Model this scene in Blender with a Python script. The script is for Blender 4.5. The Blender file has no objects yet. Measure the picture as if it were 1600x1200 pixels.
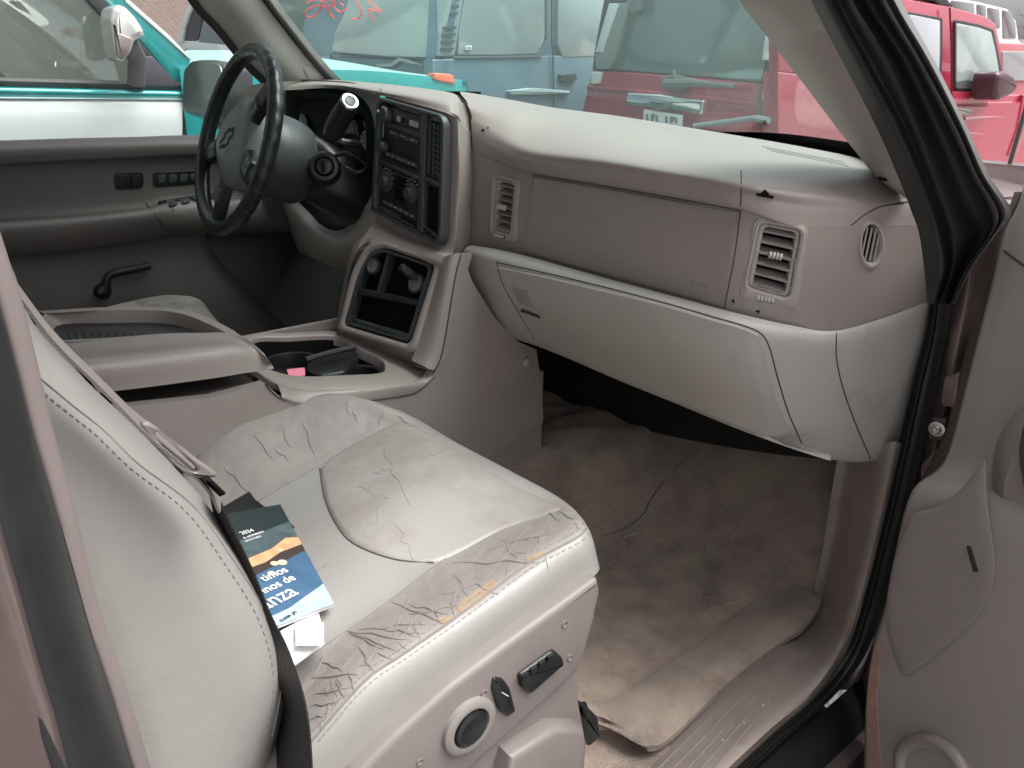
import bpy, bmesh, math, random
import numpy as np
from mathutils import Vector
from mathutils.bvhtree import BVHTree
random.seed(7)
sc = bpy.context.scene
COL = sc.collection
R_ = math.radians

# ------------------------------------------------------------ camera
PC = (800.0, 600.0); FPX = 1253.1
CX = np.array([0.61755, -0.27557, 0.0]); 
_vx = np.array([-334-800., 94-600., FPX]); _vy = np.array([2390-800., 140-600., FPX])
AX = -_vx/np.linalg.norm(_vx); AY = _vy/np.linalg.norm(_vy); AZ = np.cross(AX, AY); AZ /= np.linalg.norm(AZ); AY = np.cross(AZ, AX)
RM = np.array([AX, AY, AZ])            # world = RM @ camera(x right, y down, z forward)
CAM = np.array([1.23, -0.88, 0.95])    # metres; x to the passenger side, y to the bonnet, z up from the cabin floor
cd = bpy.data.cameras.new('camera'); cam = bpy.data.objects.new('camera', cd); COL.objects.link(cam)
cd.sensor_width = 36; cd.lens = FPX/1600*36; cd.clip_start = 0.02; cd.clip_end = 400
from mathutils import Matrix
m3 = Matrix(((RM[0][0], -RM[0][1], -RM[0][2]), (RM[1][0], -RM[1][1], -RM[1][2]), (RM[2][0], -RM[2][1], -RM[2][2])))
cam.matrix_world = Matrix.Translation(Vector(CAM)) @ m3.to_4x4()
sc.camera = cam

# ------------------------------------------------------------ light
w = bpy.data.worlds.new('World'); sc.world = w; w.use_nodes = True
nt = w.node_tree; bg = nt.nodes['Background']
sky = nt.nodes.new('ShaderNodeTexSky'); sky.sky_type = 'NISHITA'; sky.sun_disc = False
sky.sun_elevation = R_(66); sky.sun_rotation = R_(52); sky.air_density = 1.0; sky.dust_density = 6.0; sky.ozone_density = 1.0
hs = nt.nodes.new('ShaderNodeHueSaturation'); hs.inputs['Saturation'].default_value = 0.22
nt.links.new(sky.outputs[0], hs.inputs['Color']); nt.links.new(hs.outputs[0], bg.inputs[0]); bg.inputs[1].default_value = 0.15
sd = bpy.data.lights.new('sun', 'SUN'); sd.energy = 2.0; sd.angle = R_(55); sd.color = (1, .985, .97)
sun = bpy.data.objects.new('sun', sd); COL.objects.link(sun)
# bright overcast from the front right, above the windscreen
az = R_(38); el = R_(66)
sdir = Vector((math.cos(az)*math.cos(el), math.sin(az)*math.cos(el), math.sin(el)))
sun.rotation_euler = sdir.to_track_quat('Z', 'Y').to_euler()
sc.view_settings.view_transform = 'Standard'; sc.view_settings.look = 'None'; sc.view_settings.gamma = 1; sc.view_settings.exposure = 0.9
sc.cycles.max_bounces = 10; sc.cycles.transparent_max_bounces = 16

# ------------------------------------------------------------ helpers
def V(*a): return Vector(a)
def ray(px, py):
    d = RM @ np.array([px-PC[0], py-PC[1], FPX]); return d/np.linalg.norm(d)
def U(px, py, x=None, y=None, z=None, pl=None, t=None):
    """point of the place seen at a pixel of the photograph, on the plane x=, y=, z= or (point, normal)"""
    d = ray(px, py)
    if pl is not None:
        p, n = np.array(pl[0]), np.array(pl[1]); t = ((p-CAM)@n)/(d@n)
    elif x is not None: t = (x-CAM[0])/d[0]
    elif y is not None: t = (y-CAM[1])/d[1]
    elif z is not None: t = (z-CAM[2])/d[2]
    return Vector(CAM+t*d)
def FD(x):                               # how the dashboard front curves forward at its door end
    return 0.0 if x < .58 else .27*((x-.58)/.205)**2.1
def UF(px, py, o=0.0):
    d = ray(px, py); a, b = 0.3, 4.0
    for _ in range(40):
        t = (a+b)/2; p = CAM+t*d
        if p[1]-FD(min(p[0], .9))-o > 0: b = t
        else: a = t
    return Vector(CAM+t*d)
def cr(p0, p1, p2, p3, t):
    return 0.5*((2*p1)+(p2-p0)*t+(2*p0-5*p1+4*p2-p3)*t*t+(3*p1-p0-3*p2+p3)*t*t*t)
def spline(pts, k=6, closed=False):
    pts = [Vector(p) for p in pts]; n = len(pts); out = []
    if n < 3 and not closed:
        return [pts[0].lerp(pts[-1], i/k) for i in range(k+1)]
    for i in range(n if closed else n-1):
        if closed: a, b, c, d = pts[(i-1) % n], pts[i], pts[(i+1) % n], pts[(i+2) % n]
        else:
            b, c = pts[i], pts[i+1]
            a = pts[i-1] if i > 0 else b*2-c
            d = pts[i+2] if i+2 < n else c*2-b
        for j in range(k): out.append(cr(a, b, c, d, j/k))
    if not closed: out.append(pts[-1])
    return out
def rnd(pts, r=.25, k=4):
    """round the corners of a closed outline; r is the share of the shorter neighbouring side"""
    pts = [Vector(p) for p in pts]; n = len(pts); out = []
    for i in range(n):
        a, b, c = pts[i-1], pts[i], pts[(i+1) % n]
        rr = r[i] if isinstance(r, (list, tuple)) else r
        L = min((a-b).length, (c-b).length)*rr
        if L < 1e-6: out.append(b.copy()); continue
        p = b+(a-b).normalized()*L; q = b+(c-b).normalized()*L
        for j in range(k+1):
            t = j/k; out.append(p*(1-t)**2+b*2*t*(1-t)+q*t*t)
    return out
def norm_of(pts):
    n = Vector((0, 0, 0))
    for i in range(len(pts)):
        a, b = pts[i], pts[(i+1) % len(pts)]; n += a.cross(b)
    n.normalize()
    c = sum(pts, Vector())/len(pts)
    if n.dot(Vector(CAM)-c) < 0: n = -n
    return n
def inset(pts, n, d):
    m = len(pts); out = []
    c = sum(pts, Vector())/m
    area = sum(((pts[i]-c).cross(pts[(i+1) % m]-c)).dot(n) for i in range(m)); sg = 1 if area > 0 else -1
    for i in range(m):
        a, b, e = pts[i-1], pts[i], pts[(i+1) % m]
        d1 = (b-a).normalized() if (b-a).length > 1e-7 else (e-b).normalized(); d2 = (e-b).normalized() if (e-b).length > 1e-7 else d1
        n1 = n.cross(d1)*sg; n2 = n.cross(d2)*sg; s = n1+n2
        if s.length < 1e-6: s = n1
        s.normalize(); k = max(.5, s.dot(n1)); out.append(b+s*(d/k))
    return out

class G:
    """collects geometry and links it as ONE mesh object"""
    def __init__(s): s.v = []; s.f = []; s.m = []
    def add(s, vs, fs, m=0):
        b = len(s.v); s.v += [tuple(x) for x in vs]; s.f += [tuple(b+i for i in f) for f in fs]; s.m += [m]*len(fs); return s
    def grid(s, rows, ku=4, kv=4, m=0, raw=False, thick=0, closed=False):
        if not raw:
            rows = [spline(r, ku, closed) for r in rows]
            nc = len(rows[0]); cols = [spline([r[i] for r in rows], kv) for i in range(nc)]
            rows = [[cols[i][j] for i in range(nc)] for j in range(len(cols[0]))]
        nr, nc = len(rows), len(rows[0]); vs = [p for r in rows for p in r]; w_ = nc if closed else nc-1
        fs = [(j*nc+i, j*nc+(i+1) % nc, (j+1)*nc+(i+1) % nc, (j+1)*nc+i) for j in range(nr-1) for i in range(w_)]
        # face the camera
        tot = 0
        for f in fs[::max(1, len(fs)//60)]:
            a, b, c, d = (Vector(vs[i]) for i in f); nn = (c-a).cross(d-b); tot += nn.dot(Vector(CAM)-a)
        if tot < 0: fs = [f[::-1] for f in fs]
        if thick:
            nrm = [Vector() for _ in vs]
            for f in fs:
                a, b, c, d = (Vector(vs[i]) for i in f); nn = (c-a).cross(d-b)
                for i in f: nrm[i] += nn
            k = len(vs); back = [Vector(vs[i])-nrm[i].normalized()*thick if nrm[i].length > 0 else Vector(vs[i]) for i in range(k)]
            edge = {}
            for f in fs:
                for q in range(4):
                    e = (f[q], f[(q+1) % 4]); edge[e] = 1
            bf = [tuple(i+k for i in f[::-1]) for f in fs]
            sk = [(e[1], e[0], e[0]+k, e[1]+k) for e in edge if (e[1], e[0]) not in edge]
            vs = list(vs)+back; fs = fs+bf+sk
        return s.add(vs, fs, m)
    def prism(s, pts, depth, bev=0.0, m=0, n=None, hollow=None):
        pts = [Vector(p) for p in pts]; n = norm_of(pts) if n is None else Vector(n)
        k = len(pts); rings = [[p-n*depth for p in pts]]
        if bev > 0:
            for a in (90, 60, 30, 0):
                ca, sa = math.cos(R_(a)), math.sin(R_(a)); ins = bev*(1-sa); dp = bev*(1-ca)
                rings.append([q-n*dp for q in inset(pts, n, bev*(1-math.sin(R_(a))))])
        else: rings.append(list(pts))
        vs = [p for r in rings for p in r]; fs = []
        for j in range(len(rings)-1):
            for i in range(k): fs.append((j*k+i, j*k+(i+1) % k, (j+1)*k+(i+1) % k, (j+1)*k+i))
        c = sum(pts, Vector())/k
        area = sum(((pts[i]-c).cross(pts[(i+1) % k]-c)).dot(n) for i in range(k))
        top = tuple((len(rings)-1)*k+i for i in range(k)); bot = tuple(i for i in range(k))
        fs.append(top); fs.append(bot[::-1])
        if area < 0: fs = [f[::-1] for f in fs]
        return s.add(vs, fs, m)
    def ring(s, outer, inner, depth, bev=0.0, m=0, n=None, indepth=None):
        """a frame between two outlines with as many points each"""
        outer = [Vector(p) for p in outer]; inner = [Vector(p) for p in inner]; n = norm_of(outer) if n is None else Vector(n)
        k = len(outer); idp = depth if indepth is None else indepth; b = bev
        o1 = inset(outer, n, b) if b else outer; i1 = inset(inner, n, -b) if b else inner
        R = [[p-n*depth for p in outer], [p-n*b for p in outer], [p-n*b*.3 for p in inset(outer, n, b*.3)] if b else outer, o1, i1,
             [p-n*b*.3 for p in inset(inner, n, -b*.3)] if b else inner, [p-n*b for p in inner], [p-n*idp for p in inner]]
        vs = [p for r in R for p in r]; fs = []
        for j in range(len(R)-1):
            for i in range(k): fs.append((j*k+i, j*k+(i+1) % k, (j+1)*k+(i+1) % k, (j+1)*k+i))
        c = sum(outer, Vector())/k
        if sum(((outer[i]-c).cross(outer[(i+1) % k]-c)).dot(n) for i in range(k)) < 0: fs = [f[::-1] for f in fs]
        return s.add(vs, fs, m)
    def tube(s, pts, r, seg=8, m=0, closed=False, flat=None):
        pts = [Vector(p) for p in pts]; n = len(pts); vs = []; fs = []; up = None
        for i in range(n):
            a = pts[i-1] if (i > 0 or closed) else pts[i]; b = pts[(i+1) % n] if (i < n-1 or closed) else pts[i]
            t = (b-a).normalized() if (b-a).length > 1e-9 else Vector((0, 0, 1))
            if up is None:
                up = Vector((0, 0, 1)) if abs(t.z) < .9 else Vector((1, 0, 0))
                if flat is not None: up = Vector(flat[0])
            sd_ = t.cross(up); 
            if sd_.length < 1e-6: sd_ = t.cross(Vector((0, 1, 0)))
            sd_.normalize(); u2 = sd_.cross(t).normalized(); up = u2 if flat is None else Vector(flat[0])
            rr = r[i] if isinstance(r, (list, tuple)) else r
            fl = 1 if flat is None else flat[1]
            for k in range(seg):
                an = 2*math.pi*k/seg; vs.append(pts[i]+sd_*math.cos(an)*rr+u2*math.sin(an)*rr*fl)
        for i in range(n if closed else n-1):
            for k in range(seg):
                a, b = i*seg+k, i*seg+(k+1) % seg; c, d = ((i+1) % n)*seg+(k+1) % seg, ((i+1) % n)*seg+k
                fs.append((a, d, c, b) if True else (a, b, c, d))
        if not closed:
            fs.append(tuple(range(seg))); fs.append(tuple((n-1)*seg+k for k in range(seg))[::-1])
        return s.add(vs, fs, m)
    def lathe(s, c, ax, prof, seg=24, m=0, up=(0, 0, 1), sq=1.0):
        """prof: list of (height along the axis, radius)"""
        c = Vector(c); ax = Vector(ax).normalized(); a = ax.cross(Vector(up)); a.normalize(); b = a.cross(ax)
        vs = []; fs = []
        for h, r in prof:
            for k in range(seg):
                an = 2*math.pi*k/seg; vs.append(c+ax*h+a*math.cos(an)*r*sq+b*math.sin(an)*r)
        for i in range(len(prof)-1):
            for k in range(seg): fs.append((i*seg+k, i*seg+(k+1) % seg, (i+1)*seg+(k+1) % seg, (i+1)*seg+k))
        fs.append(tuple(range(seg))[::-1]); fs.append(tuple((len(prof)-1)*seg+k for k in range(seg)))
        return s.add(vs, fs, m)
    def box(s, c, hx, hy, hz, m=0, ax=None, b=0.0):
        c = Vector(c); A = ax or (V(1, 0, 0), V(0, 1, 0), V(0, 0, 1)); A = [Vector(q).normalized() for q in A]
        P = lambda i, j, k: c+A[0]*i*hx+A[1]*j*hy+A[2]*k*hz
        if b <= 0:
            vs = [P(i, j, k) for i in (-1, 1) for j in (-1, 1) for k in (-1, 1)]
            return s.add(vs, [(0, 1, 3, 2), (4, 6, 7, 5), (0, 4, 5, 1), (2, 3, 7, 6), (0, 2, 6, 4), (1, 5, 7, 3)], m)
        o = rnd([c+A[0]*i*hx+A[1]*j*hy+A[2]*hz for i, j in ((-1, -1), (1, -1), (1, 1), (-1, 1))], min(.5, 1.5*b/min(hx, hy)), 3)
        return s.prism(o, 2*hz, b, m, n=A[2])
    def build(s, name, mats, parent=None, smooth=38, label=None, cat=None, group=None, kind=None, sub=0, fix=False):
        me = bpy.data.meshes.new(name); me.from_pydata(s.v, [], s.f)
        if not isinstance(mats, (list, tuple)): mats = [mats]
        for q in mats: me.materials.append(q)
        for i, p in enumerate(me.polygons): p.material_index = s.m[i]
        if fix:
            bm = bmesh.new(); bm.from_mesh(me); bmesh.ops.remove_doubles(bm, verts=bm.verts, dist=1e-6); bmesh.ops.recalc_face_normals(bm, faces=bm.faces); bm.to_mesh(me); bm.free()
        me.validate(); me.update()
        if smooth:
            me.shade_smooth(); me.set_sharp_from_angle(angle=R_(smooth))
        o = bpy.data.objects.new(name, me); COL.objects.link(o)
        if parent is not None: o.parent = parent
        if label: o['label'] = label
        if cat: o['category'] = cat
        if group: o['group'] = group
        if kind: o['kind'] = kind
        if sub:
            md = o.modifiers.new('sub', 'SUBSURF'); md.levels = sub; md.render_levels = sub
        return o

class Fr:
    """a four-cornered frame: u to the right, v down, h out towards the viewer"""
    def __init__(s, tl, tr, br, bl):
        s.c = [Vector(p) for p in (tl, tr, br, bl)]; s.n = norm_of(s.c)
        s.w = ((s.c[1]-s.c[0]).length+(s.c[2]-s.c[3]).length)/2; s.h = ((s.c[3]-s.c[0]).length+(s.c[2]-s.c[1]).length)/2
    def p(s, u, v, h=0):
        a = s.c[0].lerp(s.c[1], u); b = s.c[3].lerp(s.c[2], u); return a.lerp(b, v)+s.n*h
    def rr(s, u0, v0, u1, v1, r=.3, h=0, k=4):
        return rnd([s.p(u0, v0, h), s.p(u1, v0, h), s.p(u1, v1, h), s.p(u0, v1, h)], r, k)
    def poly(s, uv, r=0, h=0, k=3):
        q = [s.p(a, b, h) for a, b in uv]; return rnd(q, r, k) if r else q
    def ell(s, u, v, ru, rv, h=0, n=24):
        return [s.p(u+ru*math.cos(2*math.pi*i/n), v+rv*math.sin(2*math.pi*i/n), h) for i in range(n)]

def BV(o): return BVHTree.FromPolygons([tuple(v.co) for v in o.data.vertices], [tuple(p.vertices) for p in o.data.polygons])
def on(bv, pts, lift=0.0, step=8, raw=False):
    """a pixel polyline laid onto a built surface"""
    pp = [Vector((p[0], p[1], 0)) for p in pts]; dense = []
    if raw: dense = pp
    else:
        for i in range(len(pp)-1):
            n = max(1, int((pp[i+1]-pp[i]).length/step))
            for j in range(n): dense.append(pp[i].lerp(pp[i+1], j/n))
        dense.append(pp[-1])
    out = []
    for q in dense:
        d = Vector(ray(q.x, q.y)); h, n, _, _ = bv.ray_cast(Vector(CAM), d)
        if h is None: continue
        if n.dot(d) > 0: n = -n
        out.append(h+n*lift)
    return out
def sm(pts, k=5): return [(p.x, p.y) for p in spline([(a, b, 0) for a, b in pts], k)]
def E(name, loc, label=None, cat=None, group=None, parent=None):
    o = bpy.data.objects.new(name, None); COL.objects.link(o); o.location = loc; o.empty_display_size = .1
    if label: o['label'] = label
    if cat: o['category'] = cat
    if group: o['group'] = group
    if parent: o.parent = parent
    return o

# ------------------------------------------------------------ materials
def MAT(name, col, rough=.5, metal=0, var=0.0, vs=6, bump=0, bs=400, bd=.002, spec=.5, coat=0, kind='noise', dirt=None, ds=5, dth=(.5, .7), sheen=0, b2=0, b2s=20):
    m = bpy.data.materials.new(name); m.use_nodes = True; t = m.node_tree; b = t.nodes['Principled BSDF']
    b.inputs['Base Color'].default_value = (*col, 1); b.inputs['Roughness'].default_value = rough; b.inputs['Metallic'].default_value = metal
    b.inputs['Specular IOR Level'].default_value = spec; b.inputs['Coat Weight'].default_value = coat; b.inputs['Coat Roughness'].default_value = .06
    if sheen: b.inputs['Sheen Weight'].default_value = sheen; b.inputs['Sheen Roughness'].default_value = .5
    tc = t.nodes.new('ShaderNodeTexCoord'); last = None
    if var:
        n = t.nodes.new('ShaderNodeTexNoise'); n.inputs['Scale'].default_value = vs; n.inputs['Detail'].default_value = 6; n.inputs['Roughness'].default_value = .65
        t.links.new(tc.outputs['Object'], n.inputs['Vector'])
        r = t.nodes.new('ShaderNodeMapRange'); r.inputs['From Min'].default_value = .3; r.inputs['From Max'].default_value = .7; r.inputs['To Min'].default_value = 1-var; r.inputs['To Max'].default_value = 1+var
        t.links.new(n.outputs['Fac'], r.inputs['Value'])
        mx = t.nodes.new('ShaderNodeVectorMath'); mx.operation = 'SCALE'; mx.inputs[0].default_value = col; t.links.new(r.outputs[0], mx.inputs['Scale']); last = mx.outputs[0]
        rr = t.nodes.new('ShaderNodeMapRange'); rr.inputs['To Min'].default_value = max(.03, rough-.1); rr.inputs['To Max'].default_value = min(1, rough+.1); t.links.new(n.outputs['Fac'], rr.inputs['Value']); t.links.new(rr.outputs[0], b.inputs['Roughness'])
    if dirt:
        n = t.nodes.new('ShaderNodeTexNoise'); n.inputs['Scale'].default_value = ds; n.inputs['Detail'].default_value = 8; n.inputs['Roughness'].default_value = .7
        t.links.new(tc.outputs['Object'], n.inputs['Vector'])
        r = t.nodes.new('ShaderNodeMapRange'); r.inputs['From Min'].default_value = dth[0]; r.inputs['From Max'].default_value = dth[1]; t.links.new(n.outputs['Fac'], r.inputs['Value'])
        mx = t.nodes.new('ShaderNodeMix'); mx.data_type = 'RGBA'; mx.inputs['B'].default_value = (*dirt, 1)
        if last: t.links.new(last, mx.inputs['A'])
        else: mx.inputs['A'].default_value = (*col, 1)
        t.links.new(r.outputs[0], mx.inputs['Factor']); last = mx.outputs['Result']
    if last: t.links.new(last, b.inputs['Base Color'])
    hgt = None
    if bump:
        if kind == 'voronoi':
            n = t.nodes.new('ShaderNodeTexVoronoi'); n.feature = 'DISTANCE_TO_EDGE'; n.inputs['Scale'].default_value = bs; o_ = n.outputs['Distance']
        elif kind == 'wave':
            n = t.nodes.new('ShaderNodeTexWave'); n.inputs['Scale'].default_value = bs; n.bands_direction = 'DIAGONAL'; o_ = n.outputs['Fac']
        else:
            n = t.nodes.new('ShaderNodeTexNoise'); n.inputs['Scale'].default_value = bs; n.inputs['Detail'].default_value = 3; o_ = n.outputs['Fac']
        t.links.new(tc.outputs['Object'], n.inputs['Vector'])
        bp = t.nodes.new('ShaderNodeBump'); bp.inputs['Strength'].default_value = bump; bp.inputs['Distance'].default_value = bd; t.links.new(o_, bp.inputs['Height'])
        t.links.new(bp.outputs[0], b.inputs['Normal'])
        if b2:
            n2 = t.nodes.new('ShaderNodeTexNoise'); n2.inputs['Scale'].default_value = b2s; n2.inputs['Detail'].default_value = 4; t.links.new(tc.outputs['Object'], n2.inputs['Vector'])
            bp2 = t.nodes.new('ShaderNodeBump'); bp2.inputs['Strength'].default_value = b2; bp2.inputs['Distance'].default_value = .01; t.links.new(n2.outputs['Fac'], bp2.inputs['Height']); t.links.new(bp2.outputs[0], bp.inputs['Normal'])
    return m
def GLASS(name, tint, refl=1.0, rough=0.0, film=0.0, filmcol=(.7, .8, .78)):
    m = bpy.data.materials.new(name); m.use_nodes = True; t = m.node_tree; t.nodes.clear()
    o = t.nodes.new('ShaderNodeOutputMaterial'); tr = t.nodes.new('ShaderNodeBsdfTransparent'); tr.inputs[0].default_value = (*tint, 1)
    g = t.nodes.new('ShaderNodeBsdfGlossy'); g.inputs['Roughness'].default_value = rough; g.inputs['Color'].default_value = (1, 1, 1, 1)
    fr = t.nodes.new('ShaderNodeFresnel'); fr.inputs['IOR'].default_value = 1.5
    mt = t.nodes.new('ShaderNodeMath'); mt.operation = 'MULTIPLY'; mt.use_clamp = True; mt.inputs[1].default_value = refl; t.links.new(fr.outputs[0], mt.inputs[0])
    base = tr.outputs[0]
    if film:
        df = t.nodes.new('ShaderNodeBsdfTranslucent'); df.inputs[0].default_value = (*filmcol, 1)
        nz = t.nodes.new('ShaderNodeTexNoise'); nz.inputs['Scale'].default_value = 5; nz.inputs['Detail'].default_value = 6
        tc = t.nodes.new('ShaderNodeTexCoord'); t.links.new(tc.outputs['Object'], nz.inputs['Vector'])
        mr = t.nodes.new('ShaderNodeMapRange'); mr.inputs['To Min'].default_value = film*.5; mr.inputs['To Max'].default_value = film*1.5; t.links.new(nz.outputs['Fac'], mr.inputs['Value'])
        m0 = t.nodes.new('ShaderNodeMixShader'); t.links.new(mr.outputs[0], m0.inputs[0]); t.links.new(tr.outputs[0], m0.inputs[1]); t.links.new(df.outputs[0], m0.inputs[2]); base = m0.outputs[0]
    mx = t.nodes.new('ShaderNodeMixShader'); t.links.new(mt.outputs[0], mx.inputs[0]); t.links.new(base, mx.inputs[1]); t.links.new(g.outputs[0], mx.inputs[2]); t.links.new(mx.outputs[0], o.inputs[0])
    return m
vinyl = MAT('dash_vinyl', (.275, .236, .221), .42, var=.05, bump=.35, bs=900, bd=.0006, dirt=(.235, .20, .185), ds=7, dth=(.55, .8))
vinyl_l = MAT('light_vinyl', (.41, .39, .365), .5, var=.05, bump=.35, bs=900, bd=.0006, dirt=(.33, .285, .26), ds=9, dth=(.56, .72))
plast = MAT('trim_plastic', (.32, .283, .267), .45, var=.05, bump=.3, bs=1100, bd=.0005, dirt=(.24, .2, .18), ds=6, dth=(.58, .8))
plast_shaded = MAT('shaded_door_plastic', (.115, .102, .097), .5, var=.06, bump=.3, bs=1100, bd=.0005)  # trim plastic darkened in colour for the shade on the driver's door
black = MAT('black_plastic', (.012, .013, .014), .35, var=.1, bump=.25, bs=900, bd=.0005)
blackm = MAT('black_matt', (.006, .006, .007), .8, spec=.12)
seamm = MAT('seam_shadow_gap', (.045, .036, .033), .9)
rubber = MAT('rubber_seal', (.016, .017, .018), .5, var=.2, vs=20, bump=.3, bs=500, bd=.0008)
chrome = MAT('chrome', (.75, .76, .76), .12, 1.0)
greyp = MAT('grey_plastic', (.05, .055, .058), .42, var=.1, bump=.2, bs=900, bd=.0005)
slatm = MAT('vent_slat_plastic', (.25, .22, .21), .45)
mauve = MAT('pewter_paint', (.155, .112, .108), .38, .35, var=.06, coat=.5, dirt=(.13, .1, .09), ds=9, dth=(.55, .75))
# ============================================================ THE CAR WE LOOK INTO
car = E('sports_utility_vehicle', (0, 0, -.6), 'beige cabin of the truck-based SUV seen through its open passenger door, worn leather seats', 'car')
car.location = (0, 0, 0)

# ---- dashboard, passenger side: rows of a grid from the windscreen edge down to the lower panel
def row(pts, o=None, ys=None):
    out = []
    for i, p in enumerate(pts):
        if ys is not None: out.append(U(*p, y=ys[i]))
        else: out.append(UF(*p, o[i] if isinstance(o, (list, tuple)) else o))
    return out
g = G()
rA = row([(722,143),(790,155),(860,168),(960,181),(1070,199),(1180,217),(1270,233),(1345,249),(1376,268)], ys=[.12,.17,.22,.28,.33,.34,.32,.29,.24])
rA0 = [p+V(-.06, .14, -.02) for p in rA]
rB = row([(730,160),(792,176),(850,192),(955,208),(1065,228),(1180,246),(1270,260),(1345,275),(1395,288)], ys=[.04,.07,.10,.12,.14,.15,.16,.18,.21])
rC = row([(735,180),(780,205),(832,228),(942,243),(1053,262),(1160,281),(1250,296),(1338,304),(1415,304)], o=[.02,.02,.014,.012,.012,.012,.02,.03,.03])
rD = row([(737,205),(772,226),(828,248),(940,264),(1050,283),(1156,303),(1245,322),(1337,326),(1428,322)], o=[.012,.006,0,0,0,.002,.005,.006,.006])
rE = row([(738,230),(768,246),(828,268),(939,286),(1048,305),(1154,325),(1240,350),(1335,352),(1437,350)], o=[.012,.006,.003,.003,.003,.003,.0,.0,.0])
rF = row([(738,236),(767,252),(827,273),(938,291),(1047,310),(1153,331),(1239,358),(1334,360),(1438,358)], o=[.012,.012,.018,.02,.02,.014,.0,.0,.0])
rG = row([(738,310),(765,318),(825,335),(927,353),(1032,375),(1143,400),(1234,430),(1325,430),(1447,420)], o=[.012,.012,.014,.014,.014,.01,.0,.0,.0])
rH = row([(736,384),(764,390),(822,402),(930,430),(1030,457),(1140,488),(1235,510),(1308,518),(1452,474)], o=[.012,.014,.016,.016,.016,.014,.008,.0,.0])
g.grid([rA0, rA, rB, rC, rD, rE, rF, rG, rH], 14, 9)
dash = g.build('dashboard', [vinyl, seamm], car, smooth=50, label='mauve-beige padded dashboard')
bvd = BV(dash)
def hole(o, poly):
    'open the surface inside an outline given in pixels'
    def inside(x, y):
        c = False; j = len(poly)-1
        for i in range(len(poly)):
            if (poly[i][1] > y) != (poly[j][1] > y) and x < (poly[j][0]-poly[i][0])*(y-poly[i][1])/(poly[j][1]-poly[i][1])+poly[i][0]: c = not c
            j = i
        return c
    bm = bmesh.new(); bm.from_mesh(o.data); kill = []
    for f in bm.faces:
        q = RM.T @ (np.array(f.calc_center_median())-CAM); 
        if q[2] > 0 and inside(q[0]/q[2]*FPX+PC[0], q[1]/q[2]*FPX+PC[1]): kill.append(f)
    bmesh.ops.delete(bm, geom=kill, context='FACES'); bm.to_mesh(o.data); bm.free()
# seams of the pad
def seam(bv, pts, parent, name='seam', r=.0011, m=None, lift=0.0, smooth=True, gg=None):
    q = on(bv, sm(pts) if smooth else pts, lift)
    if len(q) < 2: return None
    if gg is not None: gg.tube(q, r, 6, m=m); return
    g = G(); g.tube(q, r, 6)
    return g.build(name, m or seamm, parent)
g = G()
for pts in ([(1158,266),(1158,300),(1157,327)], [(1157,330),(1148,400),(1134,470),(1133,484)], [(834,272),(829,320),(822,398)],
            [(834,272),(940,290),(1050,309),(1156,329)], [(1412,318),(1380,322),(1355,333),(1330,352)], [(1430,318),(1412,316),(1392,320)]):
    q = on(bvd, sm(pts), .0000)
    if len(q) > 1: g.tube(q, .0008, 6)
g.build('panel_gap', seamm, dash)
# torn nick on the pad and small scuffs
g = G()
for c in ([(1163,455),(1167,452),(1166,459)], [(1143,470),(1147,467),(1148,474)], [(1180,486),(1187,484),(1186,490)],
          [(752,204),(756,201),(757,206)], [(762,198),(764,199),(762,202)]):
    q = on(bvd, c, .001, raw=True)
    if len(q) > 2: g = G(); g.prism(q, .003); g.build('scuff_mark', blackm, dash)
g = G()
g.tube(on(bvd, [(1182,303),(1192,305),(1208,308)], .0003, step=4), [.001]+[.0028]*5+[.001] if False else .0022, 6); g.tube(on(bvd, [(1190,304),(1195,298),(1200,305)], .0003, step=3), .0022, 6)
g.build('scuff_mark', blackm, dash)
# airbag door as its own slightly proud skin
g = G()
rows = []
for L in ([(836,276),(940,294),(1050,313),(1153,332)], [(829,335),(929,353),(1034,376),(1143,400)], [(824,394),(930,423),(1030,450),(1130,478)]):
    rows.append([p for p in on(bvd, L, .0035, raw=True)])
if all(len(r) == 4 for r in rows): g.grid(rows, 6, 6, thick=.008)
air = g.build('airbag_cover', vinyl, dash, smooth=50)

# fine text pressed in the cover
g = G()
ba = BV(air)
for k in range(9):
    if k == 3: continue
    q = on(ba, [(1078+k*3.2, 437+k*.8), (1078+k*3.2+(1.5 if k % 2 else 0), 442+k*.8)], .0004)
    if len(q) > 1: g.tube(q, .0005, 4)
g.build('airbag_lettering', MAT('embossed_letters', (.17, .14, .13), .6), dash)

# defroster grilles in the top of the pad near the glass
def defrost(px0, px1, n):
    g = G()
    for j in range(3):
        for i in range(n):
            a = px0+(px1-px0)*(i+.08)/n; b = px0+(px1-px0)*(i+.92)/n
            f = .93-.022*j
            def pt(px):
                k = np.interp(px, [722,790,860,960,1070,1180,1270,1345], range(8)); i0 = min(6, int(k)); P = rA[i0].lerp(rA[i0+1], k-i0); Q = rB[i0].lerp(rB[i0+1], k-i0)
                return P.lerp(Q, .18+.16*j)+V(0, 0, .004)
            def pt2(px):
                k = np.interp(px, [722,790,860,960,1070,1180,1270,1345], range(8)); i0 = min(6, int(k)); P = rA[i0].lerp(rA[i0+1], k-i0); Q = rB[i0].lerp(rB[i0+1], k-i0)
                return P.lerp(Q, .27+.16*j)+V(0, 0, .004)
            g.add([pt(a), pt(b), pt2(b), pt2(a)], [(0, 1, 2, 3)])
    return g
grl = MAT('defroster_slot', (.10, .09, .085), .7)
# fine slots seen near the right end of the pad
g = G()
for j in range(3):
    q = on(bvd, [(1190+j*7, 229+j*3.4), (1318+j*4, 253+j*3.4)], .0001, step=8)
    if len(q) > 1: g.tube(q, .0005, 4)
g.build('defroster_grille', grl, dash)

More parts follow.
